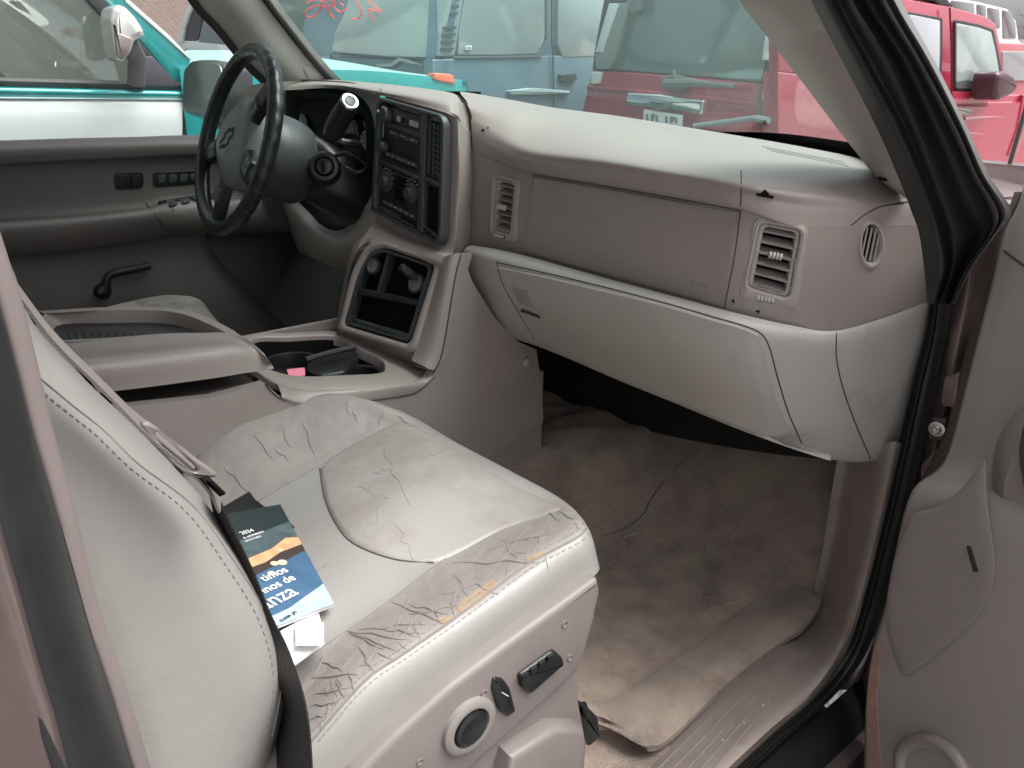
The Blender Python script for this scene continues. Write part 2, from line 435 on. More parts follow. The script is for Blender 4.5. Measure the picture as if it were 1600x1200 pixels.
# ---- lower light panel
g = G()
La = row([(736,383),(775,389),(830,402),(930,430),(1030,457),(1150,489),(1235,508),(1302,517),(1380,497),(1452,470)], o=[.0,.0,.0,.0,.0,.0,.0,-.002,-.002,-.002])
Lb = row([(727,388),(768,395),(826,409),(931,438),(1030,465),(1150,499),(1235,517),(1304,526),(1381,508),(1450,482)], o=[-.012,-.02,-.022,-.022,-.022,-.022,-.02,-.012,-.008,-.004])
Lc = row([(722,402),(768,412),(828,428),(932,456),(1031,484),(1150,518),(1236,536),(1306,545),(1383,530),(1449,502)], o=[-.014,-.028,-.03,-.03,-.03,-.03,-.026,-.016,-.01,-.005])
Ld = row([(737,440),(783,456),(845,472),(938,498),(1033,528),(1152,564),(1240,588),(1313,600),(1390,585),(1446,550)], o=[-.005,-.012,-.012,-.012,-.012,-.012,-.01,-.005,-.002,0])
Le = row([(775,500),(812,512),(868,527),(952,560),(1042,597),(1158,640),(1256,664),(1333,668),(1402,648),(1432,615)], o=[.03,.028,.03,.03,.03,.03,.028,.025,.015,.01])
Lf = row([(815,533),(845,543),(892,562),(966,594),(1050,628),(1168,676),(1285,714),(1356,719),(1398,703),(1412,690)], o=[.075,.08,.08,.08,.08,.08,.07,.06,.04,.03])
Lg = [p+V(0, .05, .0) for p in Lf]
Lh = [p+V(0, .25, .03) for p in Lf]
g.grid([La, Lb, Lc, Ld, Le, Lf, Lg, Lh], 6, 5)
low = g.build('lower_dash_panel', vinyl_l, car, smooth=50, label='paler grey lower dash panel round the glove box')
bvl = BV(low)
g = G()
for pts in ([(776,410),(850,426),(930,445),(1030,471),(1110,494),(1165,510),(1190,522),(1203,545),(1215,590),(1232,645),(1253,693)],
            [(1307,520),(1307,560),(1318,610),(1338,665),(1360,716)], [(776,410),(784,440),(805,480),(842,541)]):
    q = on(bvl, sm(pts), .0000)
    if len(q) > 1: g.tube(q, .0010, 6)
g.build('panel_gap', seamm, low)
# glove box lid
g = G(); rows = []
for L in ([(781,417),(850,432),(930,451),(1030,477),(1110,500),(1160,514),(1183,523)], [(793,445),(852,461),(934,484),(1032,512),(1112,536),(1165,552),(1194,560)],
          [(812,480),(866,497),(944,521),(1036,554),(1120,585),(1180,608),(1208,618)], [(845,535),(884,551),(956,581),(1045,617),(1130,650),(1195,676),(1240,688)]):
    rows.append(on(bvl, L, .005, raw=True))
if all(len(r) == 7 for r in rows): g.grid(rows, 6, 6, thick=.012)
glove = g.build('glove_box', MAT('glove_box_vinyl', (.37, .34, .318), .5, var=.06, bump=.3, bs=900, bd=.0006, dirt=(.40, .37, .345), ds=8, dth=(.55, .7)), car, smooth=50, label='glove box lid under the airbag panel')
bg_ = BV(glove)
g = G()
o = on(bg_, [(791,440),(821,449),(842,490),(850,502),(826,494),(808,482)], .0005, raw=True)
if len(o) == 6: g.prism(rnd(o, .2), .002, .0006, m=0)
o = on(bg_, [(800,447),(824,455),(838,482),(812,474)], .002, raw=True)
if len(o) == 4: g.prism(rnd(o, .12), .003, .001, m=0)
o = on(bg_, [(814,485),(845,496),(843,492),(816,482)], .0028, raw=True)
if len(o) == 4: g.prism(o, .001, m=1)
g.build('glove_box_latch', [MAT('latch_plastic', (.27, .24, .225), .5), seamm], glove)
# bracket strip under the glove box
g = G()
o = [U(1178,672,y=.09), U(1230,692,y=.09), U(1297,712,y=.12), U(1297,720,y=.12), U(1240,702,y=.09), U(1182,680,y=.09)]
g.prism(o, .01); g.build('under_panel_bracket', vinyl_l, low)

# ---- vents
def slatvent(name, oc, ic, n, knob, wheel, mark=True):
    """oc/ic: outer and inner corners in pixels"""
    P = [on(bvd, [p], .004, raw=True)[0] for p in oc]; f = Fr(*P)
    f2 = Fr(*[on(bvd, [p], .004, raw=True)[0] for p in ic])
    g = G()
    O = f.rr(0, 0, 1, 1, .18); I = [p+f.n*.0 for p in f2.rr(0, 0, 1, 1, .16)]
    g.ring(O, I, .012, .004, n=f.n, indepth=.03)
    # second inner lip
    O2 = f2.rr(.0, .0, 1, 1, .16, -.005); I2 = f2.rr(.13, .05, .90, .96, .16, -.005); g.ring(O2, I2, .02, .0025, n=f2.n, indepth=.03)
    g.prism(f2.rr(0, 0, 1, 1, .1, -.026), .004, m=1)
    for i in range(n):
        v = .10+.82*i/(n-1)
        a = [f2.p(u, v+.012, -.004-.002*math.sin(u*3)) for u in (.1, .5, .92)]; b = [f2.p(u, v-.055, -.022) for u in (.1, .5, .92)]
        g.grid([b, a], 3, 1, m=2, thick=.0022)
    if knob:
        c = f2.p(.5, .10+.82*knob/(n-1), .0)
        for k in range(4): g.lathe(c+(f2.c[1]-f2.c[0]).normalized()*(k-1.5)*.0045, (f2.c[1]-f2.c[0]), [(-.002, .003), (-.0012, .0048), (.0012, .0048), (.002, .003)], 10, m=3)
    if wheel:
        W = f.rr(*wheel, .45, .0006); g.prism(W, .002, m=1)
        u0, v0, u1, v1 = wheel; du = (u1-u0)/6
        for k in range(5): g.prism(f.rr(u0+du*(k+.55), v0+.006, u0+du*(k+1.3), v1-.006, .4, .003), .004, .001, m=3)
    return g.build(name, [plast, blackm, slatm, MAT('vent_thumb_grip', (.45, .42, .4), .5)], dash)
v1 = slatvent('air_vent', [(1180,337),(1264,352),(1246,486),(1155,468)], [(1189,348),(1251,360),(1232,466),(1168,447)], 6, 2, (.26, .88, .62, .955))
v2 = slatvent('air_vent', [(769,270),(814,280),(809,381),(765,371)], [(776,278),(805,286),(798,366),(770,358)], 7, 3, (.2, .90, .62, .96))
hole(dash, [(1187,346), (1253,358), (1234,468), (1166,449)]); hole(dash, [(774,276), (807,284), (800,368), (768,360)])
hole(dash, [(1361+16*math.cos(a), 381+34*math.sin(a)) for a in np.linspace(0, 6.2, 16)])
# round side-window vent
ctr = on(bvd, [(1361,382)], .003, raw=True)[0]
Lp = on(bvd, [(1340,380),(1383,384),(1362,343),(1359,422)], .003, raw=True)
f = Fr(Lp[0]+Lp[2]-ctr, Lp[1]+Lp[2]-ctr, Lp[1]+Lp[3]-ctr, Lp[0]+Lp[3]-ctr)
g = G(); g.ring(f.ell(.5, .5, .5, .5), f.ell(.5, .48, .33, .37), .014, .005, n=f.n, indepth=.02); g.prism(f.ell(.5, .5, .40, .42, -.016), .002, m=1)
for k in range(4):
    x = .27+.155*k
    a, b = (x-.10, .80), (x+.10, .16)
    g.tube([f.p(a[0], a[1], -.004), f.p(b[0], b[1], -.004)], .0014, 6, m=0)
g.build('side_window_vent', [plast, blackm], dash)

# ---- centre stack housing
g = G()
def prow(pts): return [U(p[0], p[1], **p[2]) for p in pts]
X = lambda v: dict(x=v)
Y = lambda v: dict(y=v)
S = [prow([(440,128,Y(.10)),(500,124,Y(.14)),(600,131,Y(.12)),(690,142,Y(.10)),(716,150,Y(.09)),(731,163,Y(.06))]),
     prow([(440,134,Y(.03)),(505,130,Y(.02)),(600,140,Y(-.02)),(690,156,Y(-.02)),(714,165,Y(.0)),(737,186,Y(.03))]),
     prow([(447,141,Y(.01)),(530,137,Y(0)),(595,149,Y(-.035)),(696,176,Y(-.045)),(718,192,Y(-.025)),(739,215,Y(.02))])]
S = [r+[r[-1]+V(.0, .13, -.012)] for r in S]
g.grid(S, 6, 4)
g.grid([prow([(560,131,Y(.05)),(585,150,Y(.02)),(596,200,Y(.0)),(590,260,Y(0)),(582,330,Y(0))]), prow([(597,139,Y(-.02)),(594,147,X(-.162)),(592,200,X(-.165)),(583,260,X(-.168)),(580,330,X(-.17))])], 5, 2)
S2 = [prow([(594,147,X(-.162)),(640,158,X(-.04)),(699,178,X(.078)),(719,193,Y(-.025)),(739,218,Y(.02))]),
      prow([(592,200,X(-.165)),(640,215,X(-.04)),(699,245,X(.078)),(722,255,Y(-.03)),(741,270,Y(.02))]),
      prow([(583,260,X(-.168)),(636,285,X(-.045)),(697,310,X(.078)),(722,315,Y(-.03)),(740,325,Y(.02))]),
      prow([(580,330,X(-.17)),(636,358,X(-.045)),(693,388,X(.078)),(714,388,Y(-.035)),(738,386,Y(.02))]),
      prow([(578,345,X(-.172)),(632,372,X(-.045)),(683,401,X(.085)),(704,402,Y(-.045)),(722,398,Y(.0))])]
g.grid([[p+V(0, .012, 0) for p in r[:3]]+r[3:] for r in S2], 6, 5)
j0 = [S[2][2], S[2][2].lerp(S[2][3], .45), S[2][3], S[2][4], S[2][5]]; j1 = [p+V(0, .014, 0) for p in S2[0][:3]]+[p+V(0, .003, 0) for p in S2[0][3:]]
g.grid([[p+V(0, .002, .001) for p in j0], j1], 5, 2)
stack = g.build('centre_stack', vinyl, car, smooth=50, label='centre stack housing round the radio')
# slot between stack and pad
g = G(); g.tube([U(*p, y=.018) for p in sm([(716,150),(730,165),(737,185),(740,215),(740,300),(738,385)])], .0014, 6); g.build('panel_gap', seamm, stack)

f = Fr(U(592,150,x=-.162), U(698,181,x=.075), U(692,387,x=.075), U(583,329,x=-.168))
g = G()
g.ring(f.rr(0, 0, 1, 1, .10, .006), f.rr(.05, .035, .955, .965, .09, .006), .02, .003, n=f.n, indepth=.035)
g.prism(f.rr(.02, .02, .98, .98, .1, -.012), .004, m=0)
# centre rib splitting radio side from the vents
g.prism(f.rr(.66, .03, .735, .965, .1, .003), .016, .003, m=0)
g.prism(f.rr(.04, .52, .68, .565, .1, .001), .012, .002, m=0)
g.prism(f.rr(.72, .505, .97, .55, .1, .002), .012, .002, m=0)
bez = g.build('radio_bezel', greyp, stack)
# radio
lit = MAT('button_lettering', (.42, .46, .47), .5)
g = G()
g.prism(f.rr(.07, .06, .65, .51, .05, -.003), .02, .003)
g.prism(f.rr(.22, .09, .63, .17, .12, -.0015), .01, .0015, m=1)
for k in range(5):
    g.prism(f.rr(.30+.064*k, .112, .352+.064*k, .158, .2, .001), .003, .0008, m=0 if k in (1, 2) else 2)
for k in range(3): g.prism(f.rr(.20+.15*k, .245, .32+.15*k, .29, .2, .002), .008, .002, m=1); g.tube([f.p(.22+.15*k, .262, .0025), f.p(.29+.15*k, .262, .0025)], .0008, 4, m=2)
g.prism(f.rr(.14, .19, .64, .235, .2, .000), .01, .002, m=1)
g.prism(f.rr(.14, .31, .64, .42, .1, -.006), .003, .001, m=3)
for k in range(6): g.prism(f.rr(.16+.078*k, .435, .225+.078*k, .475, .2, .001), .008, .0015, m=1); g.tube([f.p(.172+.078*k, .455, .0017), f.p(.21+.078*k, .455, .0017)], .0007, 4, m=2)
for (u, v, r) in ((.14, .13, .055), (.13, .40, .035)):
    g.lathe(f.p(u, v, 0), f.n, [(-.003, .013*r/.045), (.008, .012*r/.045), (.011, .010*r/.045), (.0112, .004)], 20, m=1)
g.lathe(f.p(.09, .12, .004), f.n, [(0, .002), (.008, .0035), (.009, .001)], 10, m=4)
g.tube([f.p(.1, .16, .0), f.p(.1, .33, .0)], .0008, 4, m=2)
g.build('radio', [black, greyp, lit, MAT('radio_display', (.01, .012, .012), .08), chrome], stack)
# climate controls
g = G()
g.prism(f.rr(.07, .575, .65, .93, .05, -.003), .02, .003)
for u in (.19, .56):
    g.lathe(f.p(u, .69, -.002), f.n, [(0, .02), (.004, .0195), (.006, .012), (.014, .0105), (.0145, .004)], 22, m=1)
    for a in range(7):
        an = math.pi*(.15+.7*a/6); g.box(f.p(u, .69, .0)+(f.c[1]-f.c[0]).normalized()*math.cos(an)*.025+(f.c[0]-f.c[3]).normalized()*math.sin(an)*.025, .0012, .0012, .0006, m=2)
g.prism(f.rr(.31, .60, .46, .80, .06, -.001), .004, .001, m=3)
for k in range(6): g.prism(f.rr(.15+.08*k, .855, .21+.08*k, .895, .2, .001), .006, .001, m=1); g.tube([f.p(.16+.08*k, .872, .0013), f.p(.2+.08*k, .872, .0013)], .0008, 4, m=2)
g.tube([f.p(.08, .95, .002), f.p(.62, .95, .002)], .0018, 6, m=1)
g.build('climate_control', [black, greyp, lit, blackm], stack)
# two stacked side vents of the bezel
g = G()
for v0, v1 in ((.07, .49), (.57, .93)):
    g.prism(f.rr(.75, v0, .95, v1, .12, -.006), .002, m=1)
for k in range(3): g.prism(f.rr(.77+.06*k, .08, .785+.06*k, .48, .1, .001), .008, .0008, m=0)
for k in range(9): g.tube([f.p(.86, .11+.042*k, .0), f.p(.94, .115+.042*k, .0)], .0012, 5, m=0)
g.tube([f.p(.74, .90, .001), f.p(.95, .925, .001)], .0018, 6, m=0)
g.build('stack_vent', [greyp, blackm], stack)

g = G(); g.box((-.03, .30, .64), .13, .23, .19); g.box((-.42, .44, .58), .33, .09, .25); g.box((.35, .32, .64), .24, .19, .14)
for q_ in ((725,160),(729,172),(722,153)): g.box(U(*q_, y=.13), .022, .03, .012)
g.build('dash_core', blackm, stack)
# ---- instrument cluster and hood, driver's side
g = G()
hood_o = [(440,128,Y(.07)),(470,124,Y(.07)),(520,126,Y(.06)),(560,131,Y(.05)),(585,150,Y(.02)),(596,200,Y(.0)),(590,260,Y(0)),(582,330,Y(0))]
hood_i = [(438,150,Y(.08)),(470,140,Y(.08)),(520,139,Y(.07)),(556,147,Y(.06)),(577,168,Y(.03)),(586,205,Y(.02)),(585,250,Y(.02)),(577,320,Y(.02))]
hood_b = [(455,170,Y(.30)),(480,155,Y(.30)),(520,155,Y(.30)),(550,165,Y(.30)),(566,185,Y(.28)),(572,210,Y(.25)),(570,250,Y(.2)),(560,300,Y(.2))]
g.grid([prow(hood_o), prow(hood_i)], 5, 3)
g.grid([prow(hood_i), prow(hood_b)], 5, 4, m=1)
# face of the cluster
q = [U(425,130,y=.30), U(580,140,y=.30), U(600,330,y=.30), U(425,330,y=.30)]
g.grid([[q[0], q[1]], [q[3], q[2]]], 2, 2, m=1)
cl = g.build('instrument_cluster', [vinyl, blackm], car, smooth=50)
g = G()
lit_n = MAT('gauge_face', (.03, .034, .036), .4); lit_r = MAT('gauge_needle', (.45, .3, .2), .5)
for (px, py, r) in ((545,212,.05), (575,222,.035), (578,190,.022), (470,205,.05)):
    g = G(); c = U(px, py, y=.285); g.lathe(c, (0, -1, .25), [(0, r), (.004, r), (.005, r*.93), (.0051, r*.9)], 28, m=1)
    for k in range(13):
        an = R_(-30+240*k/12); d_ = V(math.cos(an), 0, math.sin(an)); g.box(c+d_*r*.8+V(0, -.007, 0), .0015, .001, .0015, m=0)
    g.tube([c+V(0, -.009, 0), c+V(r*.6, -.009, r*.4)], .0012, 4, m=2)
    g.build('gauge', [lit, lit_n, lit_r], cl)

# outer left vent of the dash and the knee panel
g = G()
a = [prow([(374,150,X(-.74)),(395,133,X(-.72)),(440,128,X(-.66)),(500,124,Y(.14))]),
     prow([(372,170,X(-.75)),(395,160,X(-.72)),(440,155,X(-.66)),(470,160,Y(.1))]),
     prow([(380,230,X(-.75)),(400,230,X(-.72)),(440,230,X(-.66)),(470,240,Y(.1))]),
     prow([(395,300,X(-.75)),(410,300,X(-.72)),(440,300,X(-.66)),(480,300,Y(.06))])]
g.grid(a, 5, 5)
side = g.build('driver_dash_end', vinyl, car, smooth=50)
g = G(); bs_ = BV(side)
for k in range(4):
    q = on(bs_, [(378,158+k*7),(400,152+k*7),(436,148+k*8)], .002)
    if len(q) > 1: g.tube(q, .0022, 6)
g.build('air_vent', blackm, side)
g = G()
def kr(px, ys): return [U(*p, y=y) for p, y in zip(px, ys)]
K = [kr([(439,309),(460,312),(484,333),(500,350),(520,360),(540,356),(556,338),(575,315),(588,285)], [.02,.01,0,0,0,0,0,-.01,-.01]),
     kr([(428,316),(455,330),(478,350),(498,366),(522,375),(545,370),(562,356),(578,335),(592,312)], [.02,0,-.02,-.03,-.03,-.03,-.03,-.03,-.03]),
     kr([(428,338),(455,358),(478,376),(500,390),(522,398),(545,396),(562,382),(578,362),(590,340)], [.05,.03,.01,0,-.01,-.01,-.02,-.03,-.03]),
     kr([(411,326),(438,360),(463,389),(488,403),(511,413),(532,419),(552,412),(572,385),(590,352)], [.1,.08,.06,.05,.05,.05,.03,.0,-.02])]
g.grid(K, 5, 5)
g.build('knee_panel', vinyl_l, car, smooth=50)

# ---- lower stack (pocket unit) and console side wall
fp = Fr(U(562,372,x=-.125), U(690,405,x=.075), U(644,550,x=.075), U(527,515,x=-.125))
XW = .125
_a, _b, _c = U(387,523,z=.492), U(531,518,x=-.145), U(640,597,x=.118); TPN = (_b-_a).cross(_c-_a).normalized(); TPN = TPN if TPN.z > 0 else -TPN
def tz(p, z=.50): return U(p[0], p[1], pl=(_a, TPN))+V(0, 0, z-.50)
def on_x(p, x=XW): return U(p[0], p[1], x=x)
g = G()
wall = [(722,396),(735,440),(770,495),(815,540),(838,545),(848,600),(850,655),(762,708),(700,690),(600,660),(560,700),(420,700),(160,640),(60,600),(60,660),(480,780),(700,760),(760,712)]
outl = [(722,396),(738,440),(772,495),(812,535),(838,546),(846,600),(849,655),(845,666),(762,712),(700,760),(420,760),(150,700),(60,620),(160,640),(330,622),(415,600),(440,622),(480,631),(560,626),(640,618),(662,604),(678,582),(690,552),(702,485),(710,432)]
g.prism([on_x(p) for p in outl], .02, .0, m=0)
cons = g.build('console_side_panel', vinyl, car, smooth=50, label='side wall of the centre console')
g = G()
# chamfer between pocket unit and side wall
rid = [(718,396),(708,432),(701,485),(690,552),(677,578)]
rimr = [(690,404),(683,432),(668,487),(648,549),(643,563)]
top = [U(*p, x=.08) for p in rimr]; side_ = [on_x(p) for p in rid]
mid = [a.lerp(b, .6)+V(.006, -.008, .004) for a, b in zip(top, side_)]
g.grid([top, mid, side_, [p+V(.0, .03, 0) for p in side_]], 5, 4)
# top bridge from the radio bezel down to the pocket arch
b0 = [p+V(0, .012, 0) for p in prow([(578,345,X(-.172)),(632,372,X(-.045)),(683,401,X(.085))])]+prow([(704,402,Y(-.045)),(722,398,Y(.0))])
b2_ = [U(*p, pl=(fp.c[0]-fp.n*.006, fp.n)) for p in ((560,392),(600,384),(680,416),(690,425),(706,436))]
b1 = [a.lerp(b, .6)+fp.n*.006 for a, b in zip(b0, b2_)]
b3_ = [p-fp.n*.03 for p in b2_]
g.grid([b0, b1, b2_, b3_], 6, 4)
l1 = [U(*p, pl=(fp.c[0]-fp.n*.003, fp.n)) for p in ((578,376),(562,388),(550,412),(537,470),(530,512))]
l0 = [U(*p, pl=(fp.c[0]-fp.n*.05, fp.n)) for p in ((576,362),(555,380),(544,410),(531,470),(524,514))]
g.grid([[fp.p(u, 1.02, -.002) for u in (-.02, .5, 1.06)], [tz(p) for p in ((526,521),(585,545),(648,571))]], 4, 2)
g.grid([l0, l1], 5, 3)
# frame of the pocket unit
arch = [(.0, 1.0), (1.0, 1.0), (1.0, .0), (.30, -.03), (.12, .03), (.03, .22)]
uv_o = [(.0, 1.02), (1.04, 1.02), (1.02, .02), (.30, -.04), (.10, .06), (.0, .36)]
uv_i = [(.075, .93), (.95, .93), (.95, .07), (.32, .03), (.165, .11), (.09, .36)]
O = rnd([fp.p(a, b, .004) for a, b in uv_o], [.1, .12, .12, .4, .4, .4], 5); I = rnd([fp.p(a, b, .004) for a, b in uv_i], [.1, .1, .1, .4, .4, .4], 5)
g.ring(O, I, .05, .006, n=fp.n, indepth=.03)
g.build('pocket_surround', vinyl, cons, smooth=50)
g = G()
g.prism([p-fp.n*.034 for p in O], .003, m=1)
I2 = rnd([fp.p(.5+(a-.5)*.97, .5+(b-.5)*.97, .002) for a, b in uv_i], [.1, .1, .1, .4, .4, .4], 5)
I3 = rnd([fp.p(.5+(a-.5)*.88, .5+(b-.5)*.90, .002) for a, b in uv_i], [.1, .1, .1, .4, .4, .4], 5)
g.ring(I2, I3, .006, .0015, n=fp.n, indepth=.02, m=2)
g.prism(fp.poly([(.12, .50), (.90, .46), (.91, .53), (.12, .58)], .1, -.002), .02, .002, m=0)   # shelf
g.prism(fp.poly([(.14, .83), (.86, .83), (.90, .91), (.12, .91)], .1, -.006), .012, .002, m=2)
g.prism(fp.poly([(.36, .06), (.39, .06), (.38, .50), (.35, .50)], 0, -.004), .02, .001, m=2)
for u, v, r in ((.25, .25, .0135), (.80, .31, .0155)):
    c = fp.p(u, v, -.006)
    g.lathe(c, fp.n, [(0, r*1.2), (.006, r*1.2), (.0075, r), (.0078, r*.8), (.002, r*.72), (.0015, .001)], 22, m=0)
    g.lathe(c+fp.n*.004, fp.n, [(0, r*.95), (.0045, r*.95), (.005, r*.8), (.004, r*.78), (.003, .001)], 20, m=3)
g.build('power_socket_tray', [black, blackm, MAT('tray_grey', (.03, .036, .038), .22), MAT('socket_metal', (.2, .21, .21), .3, .8)], cons)
# plug standing in the right socket
g = G(); c = fp.p(.78, .25, .004)
g.lathe(c, (fp.n+V(-.5, 0, .5)), [(0, .007), (.012, .009), (.03, .008), (.034, .004)], 14)
pl_ = g.build('socket_plug', black, cons)

# side-wall clip and lines
g = G(); c = on_x((822,566), XW+.002)
g.lathe(c, (1, -.1, .1), [(-.002, .010), (.004, .0095), (.006, .006), (.0065, .001)], 18); g.build('trim_clip', plast, cons)
g = G(); g.tube([on_x(p, XW+.001) for p in sm([(415,600),(425,612),(445,625),(500,631),(575,626),(640,617),(664,603),(679,580),(691,551),(703,484),(712,430),(720,398)])], .0012, 6)
g.tube([on_x(p, XW+.0012) for p in [(648,571),(676,580)]], .001, 6)
g.build('panel_gap', seamm, cons)
# console tray rim
g = G()
rimo = [(372,548),(388,522),(460,517),(540,517),(640,566),(680,576),(676,586),(655,603),(500,628),(445,622),(425,610),(405,585)]
outer = [tz((375,552)), tz((387,523)), tz((450,519)), tz((531,518)), tz((590,540)), tz((640,568)), tz((672,580)), tz((640,597)), tz((560,606)), tz((470,607)), tz((430,598)), tz((395,575))]
inner = [tz((392,553)), tz((398,528)), tz((450,526)), tz((522,524)), tz((560,543)), tz((594,560)), tz((601,573)), tz((592,582)), tz((540,585)), tz((475,587)), tz((432,580)), tz((408,568))]
O = spline(outer, 5, True); I = spline(inner, 5, True)
g.ring(O, I, .012, .003, n=TPN, indepth=.02)
# outward roll to the side wall
edge = [tz((672,580)), tz((640,597)), tz((560,606)), tz((470,607)), tz((430,598))]
wl = [on_x(p, XW+.002) for p in [(680,583),(652,606),(570,623),(485,629),(440,618)]]
g.grid([edge, [a.lerp(b, .45)+V(.003, 0, .004) for a, b in zip(edge, wl)], wl, [p+V(-.002, 0, -.01) for p in wl]], 6, 4)
g.build('console_top_rim', vinyl, cons, smooth=50)
g = G()
g.prism([p+V(0, 0, -.055) for p in I], .003, m=0, n=V(0, 0, 1))
k_ = len(I); g.add([p+V(0, 0, -.01) for p in I]+[p+V(0, 0, -.056) for p in I], [(i, (i+1) % k_, (i+1) % k_+k_, i+k_) for i in range(k_)], 0)
c = tz((560,568), .47)
g.ring([c+V(math.cos(a)*.05, math.sin(a)*.045, .012) for a in np.linspace(0, 2*math.pi, 24, endpoint=False)], [c+V(math.cos(a)*.04, math.sin(a)*.036, .012) for a in np.linspace(0, 2*math.pi, 24, endpoint=False)], .05, .003, n=V(0, 0, 1), m=1)
c = tz((455,545), .47)
g.ring([c+V(math.cos(a)*.06, math.sin(a)*.055, .006) for a in np.linspace(0, 2*math.pi, 24, endpoint=False)], [c+V(math.cos(a)*.052, math.sin(a)*.047, .006) for a in np.linspace(0, 2*math.pi, 24, endpoint=False)], .05, .003, n=V(0, 0, 1), m=1)
g.build('cup_holder', [blackm, black], cons)

# console lid / armrest
g = G()
ZL = .565
rows = [
 [U(40,500,z=ZL-.03), U(66,486,z=ZL), U(160,479,z=ZL), U(245,479,z=ZL), U(300,486,z=ZL), U(350,507,z=ZL), U(392,530,z=ZL-.004), U(418,556,z=ZL-.02), U(427,574,z=ZL-.045)],
 [U(70,520,z=ZL), U(76,492,z=ZL+.001), U(163,485,z=ZL+.001), U(246,484,z=ZL+.001), U(288,491,z=ZL+.001), U(332,508,z=ZL+.001), U(388,533,z=ZL), U(415,560,z=ZL-.02), U(425,577,z=ZL-.045)],
]
# lid body as a loft around the recess: right shoulder and side
sh = [[U(88,532,z=ZL), U(180,527,z=ZL), U(260,521,z=ZL), U(320,520,z=ZL), U(352,520,z=ZL), U(388,532,z=ZL-.003), U(412,552,z=ZL-.02)],
      [U(110,550,z=ZL-.003), U(190,546,z=ZL-.003), U(265,538,z=ZL-.003), U(325,533,z=ZL-.003), U(362,533,z=ZL-.004), U(396,543,z=ZL-.012), U(420,563,z=ZL-.03)],
      [U(122,566,x=.112), U(198,560,x=.112), U(270,553,x=.112), U(330,548,x=.11), U(372,546,x=.105), U(404,556,x=.1), U(425,570,x=.095)],
      [U(154,614,x=.118), U(222,606,x=.118), U(290,597,x=.118), U(340,590,x=.118), U(382,583,x=.114), U(412,579,x=.106), U(428,576,x=.098)]]
g.grid(sh, 5, 5)
# front and left shoulder of the lid
fl = [[U(60,486,z=ZL), U(160,480,z=ZL), U(245,480,z=ZL), U(300,487,z=ZL), U(350,508,z=ZL), U(388,532,z=ZL-.003)],
      [U(70,490,z=ZL), U(163,485,z=ZL), U(245,485,z=ZL), U(290,492,z=ZL), U(332,509,z=ZL), U(352,520,z=ZL)]]
g.grid(fl, 5, 3)
g.grid([[p+V(-.012, .012, -.05) for p in fl[0]], fl[0]], 5, 2)
# recess walls
rec = [U(70,490,z=ZL), U(163,485,z=ZL), U(245,485,z=ZL), U(290,492,z=ZL), U(332,509,z=ZL), U(348,518,z=ZL), U(320,520,z=ZL), U(260,521,z=ZL), U(180,527,z=ZL), U(88,532,z=ZL)]
rs = spline(rec, 5, True); cc = sum(rs, Vector())/len(rs)
r2 = [p.lerp(cc, .04)+V(0, 0, -.006) for p in rs]; r3 = [p.lerp(cc, .09)+V(0, 0, -.020) for p in rs]
k_ = len(rs); g.add(rs+r2+r3, [(j*k_+i, j*k_+(i+1) % k_, (j+1)*k_+(i+1) % k_, (j+1)*k_+i) for j in range(2) for i in range(k_)])
g.prism(r3, .002, m=1, n=V(0, 0, 1))
for k in range(14):
    u = .12+.05*k; a = rec[0].lerp(rec[4], u); b = rec[9].lerp(rec[6], u); g.tube([a.lerp(b, .12)+V(0, 0, -.0185), a.lerp(b, .85)+V(0, 0, -.0185)], .0018, 5, m=1)
g.build('console_lid', [vinyl, black], car, smooth=50, label='console armrest lid with an open rubber-lined tray')
# dark gap under the lid and block of the console body
g = G(); g.box((-.06, -.75, .35), .165, .33, .128, b=.02); g.box((-.06, -.75, .490), .160, .31, .012, m=1)
g.box((-.03, -.45, .2), .145, .6, .19, m=0)
g.box((-.188, -.15, .38), .006, .32, .10, m=0)
g.build('console_body', [vinyl, seamm], car, smooth=50)
# ---- steering wheel
WC = U(369,220,x=-.41)
tilt = R_(19)
wn = V(-.05, -math.cos(tilt), math.sin(tilt)).normalized(); wu = V(0, math.sin(tilt), math.cos(tilt)); wr = wu.cross(wn).normalized()*-1; wu = wr.cross(wn).normalized()
if wu.z < 0: wu = -wu
if wr.x < 0: wr = -wr
spin = R_(28)       # the wheel stands turned
def WP(a, r, h=0): return WC+(wr*math.cos(a)+wu*math.sin(a))*r+wn*h
leather_b = MAT('black_wheel_leather', (.016, .02, .02), .28, var=.2, vs=30, bump=.4, bs=700, bd=.0006)
g = G(); rim = []
N = 240
for i in range(N):
    a = 2*math.pi*i/N; rim.append(WP(a, .178+.0009*math.sin(a*34)*(1 if -1.0 < (a+math.pi) % (2*math.pi)-math.pi < 1.7 else 0)))
rr_ = [.0165+.0012*math.sin(i*math.pi*2*24/N) if 20 < i < 60 or True else .0165 for i in range(N)]
g.tube(rim, .0155, 14, closed=True)
sw = g.build('steering_wheel', leather_b, car, label='black leather steering wheel')
g = G()
def spoke(a, w0, w1, h0=.0):
    a += spin; pts = []
    rows = []
    for r, w, h in ((.05, w0, .0), (.09, w0*.9, .002), (.13, (w0+w1)/2, .002), (.17, w1, .0)):
        c = WP(a, r, h); t = (WP(a+.01, r)-WP(a-.01, r)).normalized()
        rows.append([c-t*w-wn*.012, c-t*w*.8+wn*.002, c+wn*.005, c+t*w*.8+wn*.002, c+t*w-wn*.012])
    g.grid(rows, 4, 4, thick=.004)
for a in (R_(15), R_(165), R_(-55), R_(-125)): spoke(a, .030, .020)
g.build('spoke', black, sw, smooth=60)
